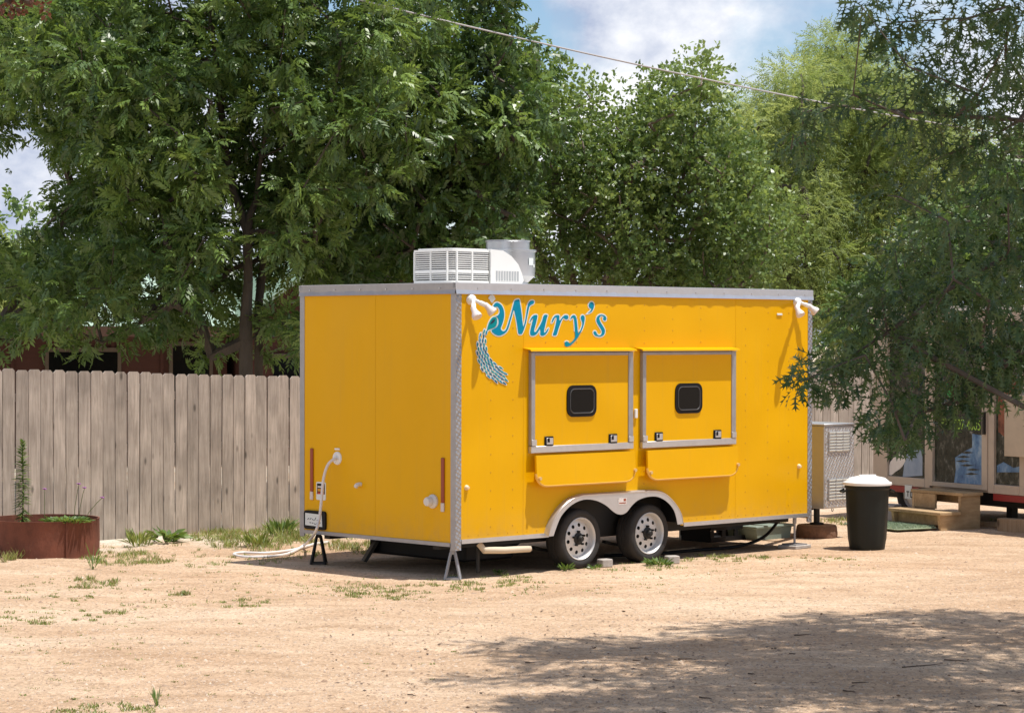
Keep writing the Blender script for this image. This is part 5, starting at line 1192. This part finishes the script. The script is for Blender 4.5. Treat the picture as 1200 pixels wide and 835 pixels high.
def treeB():
    Y = 33.5; b = gz(dep(505, 440, Y)); st = [[b, dep(505, 330, Y), dep(500, 230, Y), dep(512, 120, Y), dep(525, 10, Y), dep(530, -60, Y)], [dep(500, 230, Y), dep(470, 150, Y), dep(455, 60, Y)]]
    e = [(515, 110, 105, 140, 60), (470, 240, 90, 85, 34), (560, 255, 60, 80, 22), (545, -40, 100, 60, 18), (590, 120, 50, 100, 20), (420, 300, 60, 60, 14)]
    tree('elm_tree', 'dense dark green tree right behind the rooftop air conditioner', 'tree', st, sample_clumps(e, Y, 1.8, .42, rgt), ELM, 56, .36, G2, 5, trunk_r=.13, group='trees behind the fence')
treeB()
def treeC():
    Y = 36.; b = gz(dep(690, 440, Y)); st = [[b, dep(690, 380, Y)]]
    for u0, u1, u2, vt in ((625, 618, 612, 120), (660, 652, 650, 110), (690, 690, 695, 120), (730, 745, 760, 130), (770, 800, 822, 110), (800, 850, 880, 190)): st.append([dep(690, 380, Y), dep(690 + (u0 - 690) * .6, 330, Y), dep(u0, 280, Y), dep(u1, 210, Y), dep(u2, vt, Y)])
    e = [(630, 130, 28, 70, 22), (618, 240, 50, 80, 26), (688, 190, 42, 90, 34), (735, 220, 50, 90, 34), (785, 170, 45, 90, 34), (828, 110, 22, 38, 10), (840, 210, 55, 70, 30), (880, 270, 50, 70, 22), (735, 310, 130, 45, 40), (800, 300, 90, 60, 24)]
    tree('pear_tree', 'many-stemmed glossy green tree behind the middle of the trailer roof', 'tree', st, sample_clumps(e, Y, 1.3, .36, rgt), PEAR, 32, .33, G3, 6, trunk_r=.12, bark=mat('pale_bark', (.16, .125, .095), .9, var=.3), droop=.05, squash=.95, group='trees behind the fence')
treeC()
def treeD():
    Y = 43.; tree('light_green_tree', 'light yellow-green feathery tree with rounded tops beside the pear', 'tree', [[gz(dep(925, 440, Y)), dep(925, 300, Y), dep(928, 200, Y), dep(938, 110, Y)]], sample_clumps([(938, 125, 36, 55, 32), (897, 160, 36, 50, 28), (865, 190, 36, 50, 16), (915, 240, 70, 60, 30), (930, 330, 80, 60, 26)], Y, 1.7, .42, rgt), FINE, 92, .46, G4, 7, trunk_r=.12, group='trees behind the fence')
    Y = 45.; tree('light_green_tree', 'taller light yellow-green tree partly screened by the hanging oak branches', 'tree', [[gz(dep(1032, 440, Y)), dep(1031, 330, Y), dep(1028, 230, Y), dep(1010, 130, Y), dep(995, 70, Y)], [dep(1031, 330, Y), dep(985, 280, Y + .3), dep(960, 240, Y)]], sample_clumps([(988, 100, 40, 58, 34), (1040, 150, 60, 70, 40), (1000, 220, 80, 70, 46), (1060, 290, 90, 70, 36), (980, 370, 70, 60, 24), (1100, 200, 60, 80, 24)], Y, 2., .42, rgt), FINE, 92, .48, G4, 8, trunk_r=.13, group='trees behind the fence')
    Y = 40.; tree('elm_tree', 'dark full tree rising behind the picture-wrapped trailer', 'tree', [[gz(dep(1160, 440, Y)), dep(1160, 330, Y), dep(1155, 250, Y)]], sample_clumps([(1150, 300, 90, 100, 50), (1060, 380, 80, 60, 26), (1210, 240, 60, 90, 20)], Y, 2., .45, rgt), ELM, 60, .55, G2, 9, trunk_r=.14, group='trees behind the fence')
treeD()
def far_woods():
    rng = np.random.default_rng(5); n = 15000; x = rng.uniform(-55, 55, n); top = 3.6 + 1.3 * np.sin(x * .35) + .9 * np.sin(x * .9 + 1); z = rng.random(n) * top; y = 66 + rng.normal(size=n) * 2.5; P = np.stack([x, y, z], 1)
    D = rng.normal(size=(n, 3)); M = frames(D, rng); tv = ELM[0] * 2.6
    V = (np.einsum('vk,nkj->nvj', tv, M) + P[:, None]).reshape(-1, 3); tag(link('far_woods', np_mesh('far_woods', V, np.arange(len(V)).reshape(-1, 4), G2, rng.random(len(V) // 4))), 'far line of dark green woods beyond the trees', 'woods', kind='stuff')
far_woods()
# ---- overhanging oak in the foreground: lobed leaves
def oak_leaf(seed):
    r = random.Random(seed); top = []
    lob = [(.10, .03), (.30, .36), (.22, .07), (.42, .09), (.62, .50), (.54, .08), (.66, .09), (.90, .36), (.80, .08), (1.0, .0)]
    L = .120; Wd = .090
    up = [(x * L, y * Wd * r.uniform(.85, 1.15)) for x, y in lob[:-1]]
    dn = [(x * L, -y * Wd * r.uniform(.85, 1.15)) for x, y in lob[:-1]]
    mid = [(0, 0), (.10 * L, 0), (.16 * L, 0), (.42 * L, 0), (.56 * L, 0), (.66 * L, 0), (.8 * L, 0), (1.02 * L, 0)]
    V = []; Fc = []
    c = r.uniform(.05, .3)
    def z(x, y): return abs(y) * .35 - c * x * x / L
    def add(p): V.append((p[0], p[1], z(*p))); return len(V) - 1
    M = [add(p) for p in mid]
    for side in (up, dn):
        s = [add(p) for p in side]
        tri = [(M[1], s[0], M[0]), (M[1], M[2], s[2]), (M[1], s[2], s[0]), (s[0], s[2], s[1]), (M[2], M[3], s[3]), (M[2], s[3], s[2]), (M[3], M[4], s[5]), (M[3], s[5], s[3]), (s[3], s[5], s[4]), (M[4], M[5], s[6]), (M[4], s[6], s[5]), (M[5], M[6], s[8]), (M[5], s[8], s[6]), (s[6], s[8], s[7]), (M[6], M[7], s[8])]
        Fc += [t if side is up else t[::-1] for t in tri]
    return np.array(V), np.array(Fc)
def oak():
    rng = np.random.default_rng(31); LV = [oak_leaf(k) for k in range(4)]
    base = np.array([5.0, 15.4, -.05])
    Yb = 15.6
    C = []                                   # (centre, radius, leaves)
    def cl(u, v, Y, r, n): C.append((dep(u, v, Y), r, n))
    vis = [(1130, 20, 55, 34), (1040, 25, 40, 28), (1075, 75, 40, 24), (1010, 10, 26, 10), (1180, 60, 45, 36), (1150, 115, 45, 32), (1195, 20, 40, 30), (1110, 100, 36, 20), (1060, 135, 40, 18), (1000, 115, 30, 12), (960, 130, 26, 12), (925, 150, 22, 12), (935, 185, 18, 8), (1100, 190, 45, 22), (1180, 200, 50, 40), (1150, 165, 45, 26), (1050, 225, 34, 10), (1110, 260, 50, 26), (1185, 290, 50, 34), (1060, 290, 36, 12), (1120, 330, 55, 40), (1060, 350, 45, 34), (1100, 370, 50, 30), (1030, 340, 34, 20), (1160, 340, 50, 26), (1190, 370, 50, 34), (1010, 375, 36, 20), (1140, 400, 55, 36), (1075, 410, 45, 30), (1020, 425, 34, 22), (975, 430, 28, 18), (950, 440, 18, 10), (975, 452, 20, 10), (1045, 470, 36, 24), (1030, 500, 24, 14), (1080, 480, 30, 18), (1055, 515, 18, 8), (1125, 435, 42, 28), (1160, 440, 34, 22), (1128, 468, 24, 12), (1175, 425, 40, 20), (1200, 420, 40, 24), (1210, 120, 50, 26), (1210, 480, 20, 4)]
    for u, v, r, n in vis:
        for k in range(2): cl(u + rng.normal() * 6, v + rng.normal() * 6, Yb + rng.normal() * .55, r * 15.6 / F * 1.05, int(n * (2.6 if v > 250 else 2.5)))
    # the canopy above the frame
    for _ in range(300):
        x = rng.uniform(2.0, 7.6); y = rng.uniform(11.6, 18.6); z = rng.uniform(5.4, 8.0)
        if (x - 5.2) ** 2 / 3.2 ** 2 + (y - 15.0) ** 2 / 3.5 ** 2 > 1: continue
        lim = CAMH + 391 * y / F + .7
        if x < .209 * y + .6 and z < lim: z = lim + rng.random() * 1.5
        C.append((np.array([x, y, z]), rng.uniform(.32, .55), 130))
    cen = np.array([c[0] for c in C])
    st = [[base, (4.95, 15.4, 1.6), (4.85, 15.5, 2.9), (4.7, 15.45, 4.2), (4.5, 15.3, 5.6), (4.4, 15.2, 7.2)],
          [(4.85, 15.5, 2.9), (4.2, 15.6, 3.35), dep(1195, 141, 15.6), dep(1120, 136, 15.6), dep(1050, 130, 15.6), dep(985, 124, 15.6), dep(940, 132, 15.6)],
          [(4.95, 15.4, 1.6), (4.5, 15.5, 2.2), (3.9, 15.55, 2.55), dep(1180, 300, 15.6), dep(1110, 340, 15.5), dep(1040, 390, 15.5), dep(985, 425, 15.5)]]
    st = [[np.array(p, float) for p in s] for s in st]
    nodes, par, w, nst = skeleton(st, cen, rng)
    o = thing('oak_tree', 'dark lobed-leaf oak hanging its branches over the lot in front', 'tree', base)
    rad = .0035 * np.maximum(w, .6) ** .55; rad = np.minimum(rad, .17); tr = MB(); br = MB()
    for i in range(len(nodes)):
        if par[i] < 0: continue
        a, b = nodes[par[i]] - base, nodes[i] - base; ra = min(rad[par[i]], rad[i] * (1.4 if i >= nst else 1.15)); rb = rad[i]
        if nst > i >= 6: ra = min(ra, .016); rb = min(rb, .014)
        ra, rb = (ra, rb) if i < 6 else (min(ra, .020), min(rb, .018))
        (tr if i < 6 else br).tube([a, b], [max(ra, rb), rb], 9 if i < 6 else 5)
    tr.build('trunk', BARK, o, True, 60); tag(br.build('branches', mat('oak_twig', (.10, .08, .065), .9, var=.3), o, True, 60), kind='stuff')
    P = []; D = []
    for c, r, n in C:
        q = rng.normal(size=(n, 3)); q /= np.linalg.norm(q, axis=1, keepdims=True); rr = rng.random(n) ** (1 / 2.0)
        P.append(c + q * (rr * r)[:, None]); D.append(q * .8 + rng.normal(size=(n, 3)) * .45 + np.array([-.12, 0, -.65]))
    P = np.concatenate(P); D = np.concatenate(D); u = 600 + P[:, 0] / P[:, 1] * F; v = 391 - (P[:, 2] - CAMH) / P[:, 1] * F
    inframe = (u < 1215) & (v > -15)
    k = ~(inframe & ((v > 545) | ((u > 1092) & (v > 492)) | (u < 905) | ((v < 100) & (u < 985)) | ((u < 1095) & (u > 1092 - 30) & (v > 525)))); P, D, u, v = P[k], D[k], u[k], v[k]
    n = len(P); hi = ~((u < 1215) & (v > -15)); D[hi, 2] += .85; M = frames(D, rng); s = rng.uniform(.62, 1.08, n) * np.where(hi, 1.45, 1.); ti = rng.integers(0, 4, n)
    # the 300 leaves that show largest become objects of their own
    fr = (u > 900) & (u < 1200) & (v > 0) & (v < 540); score = np.where(fr, s / P[:, 1] * np.abs(M[:, 2, 1]) + (P[:, 1] < 15.3) * .02, -1); big = np.argsort(-score)[:300]; isbig = np.zeros(n, bool); isbig[big] = True
    meshes = []
    for V, Fc in LV:
        for t in (.25, .65): meshes.append(np_mesh('leaf', V, Fc, G5, np.full(len(Fc), t)))
    for i in big:
        l = link('leaf', meshes[int(ti[i]) * 2 + int(rng.random() < .5)], o); R = Matrix([[float(M[i, c, r] * s[i]) for c in range(3)] for r in range(3)]).to_4x4(); l.matrix_local = Matrix.Translation([float(a) for a in P[i] - base]) @ R
    Vs = []; Fs = []; T_ = []; off = 0
    for t in range(4):
        sel = (ti == t) & ~isbig; tv, tf = LV[t]; m = int(sel.sum())
        Vs.append((np.einsum('vk,nkj->nvj', tv, M[sel] * s[sel][:, None, None]) + P[sel][:, None] - base).reshape(-1, 3)); Fs.append((tf[None] + (np.arange(m) * len(tv))[:, None, None]).reshape(-1, 3) + off); off += m * len(tv); T_.append(np.repeat(rng.random(m), len(tf)))
    tag(link('foliage', np_mesh('foliage', np.concatenate(Vs), np.concatenate(Fs), G5, np.concatenate(T_)), o), kind='stuff')
oak()
def withered_tree():
    rng = np.random.default_rng(9); base = np.array([-6.3, 17.2, -.05]); tip = dep(10, -12, 17.0)
    st = [[base, (-6.25, 17.2, 2.0), (-6.1, 17.15, 3.6), (-5.7, 17.1, 4.7), (-5.5, 17.1, 6.0)], [(-6.1, 17.15, 3.6), (-5.2, 17.1, 4.6), (-4.3, 17.05, 4.95), tuple(tip)]]
    C = [dep(8, 4, 17.0), dep(38, 2, 17.0), dep(22, -8, 17.0), dep(-30, -20, 17.1)] + [np.array([-6.0 + rng.normal() * .6, 17 + rng.normal() * .6, 5.8 + rng.normal() * .5]) for _ in range(14)]
    tree('withered_tree', 'tree with brown withered leaf clusters on a limb over the lot', 'tree', [[np.array(p, float) for p in q] for q in st], np.array(C), PEAR, 9, .11, leaf_mat('withered_leaves', (.07, .030, .016), (.15, .065, .032), .2), 12, trunk_r=.09, scl=(.45, .7))
withered_tree()
# ================================================================== OVERHEAD WIRE
def wire():
    pm = mat('pole_wood', (.12, .085, .06), .9, var=.3)
    a = dep(420, 0, 30.0); b = dep(1000, 127, 37.0); dvec = b - a
    A_ = a - dvec * 1.05 ; Bp = b + dvec * .65
    P = []
    for i in range(41):
        t = i / 40; p = A_ * (1 - t) + Bp * t; tt = (t - .3889) / (.7593 - .3889); p = p - np.array([0, 0, .0 + .20 * tt * (1 - tt) * 1.0]); P.append(tuple(p))
    m = MB().tube(P, .0115, 6)
    tag(m.build('overhead_wire', mat('wire_grey', (.42, .40, .40), .6)), 'pale overhead utility wire crossing in front of the trees', 'wire')
    for p, lab in ((P[0], 'wooden utility pole carrying the wire on the house side'), (P[-1], 'wooden utility pole carrying the wire beyond the oak')):
        o = thing('utility_pole', lab, 'pole', (p[0], p[1], 0), 0, 'poles of the overhead wire'); MB().tube([(0, 0, -.1), (0, 0, p[2] + .4)], [.14, .10], 12).build('shaft', pm, o); MB().lathe([(.03, 0), (.05, .03), (.03, .06), (.05, .09), (.0, .11)], (0, 0, p[2] - .03), 'z', 10).build('insulator', WHTD, o)
wire()
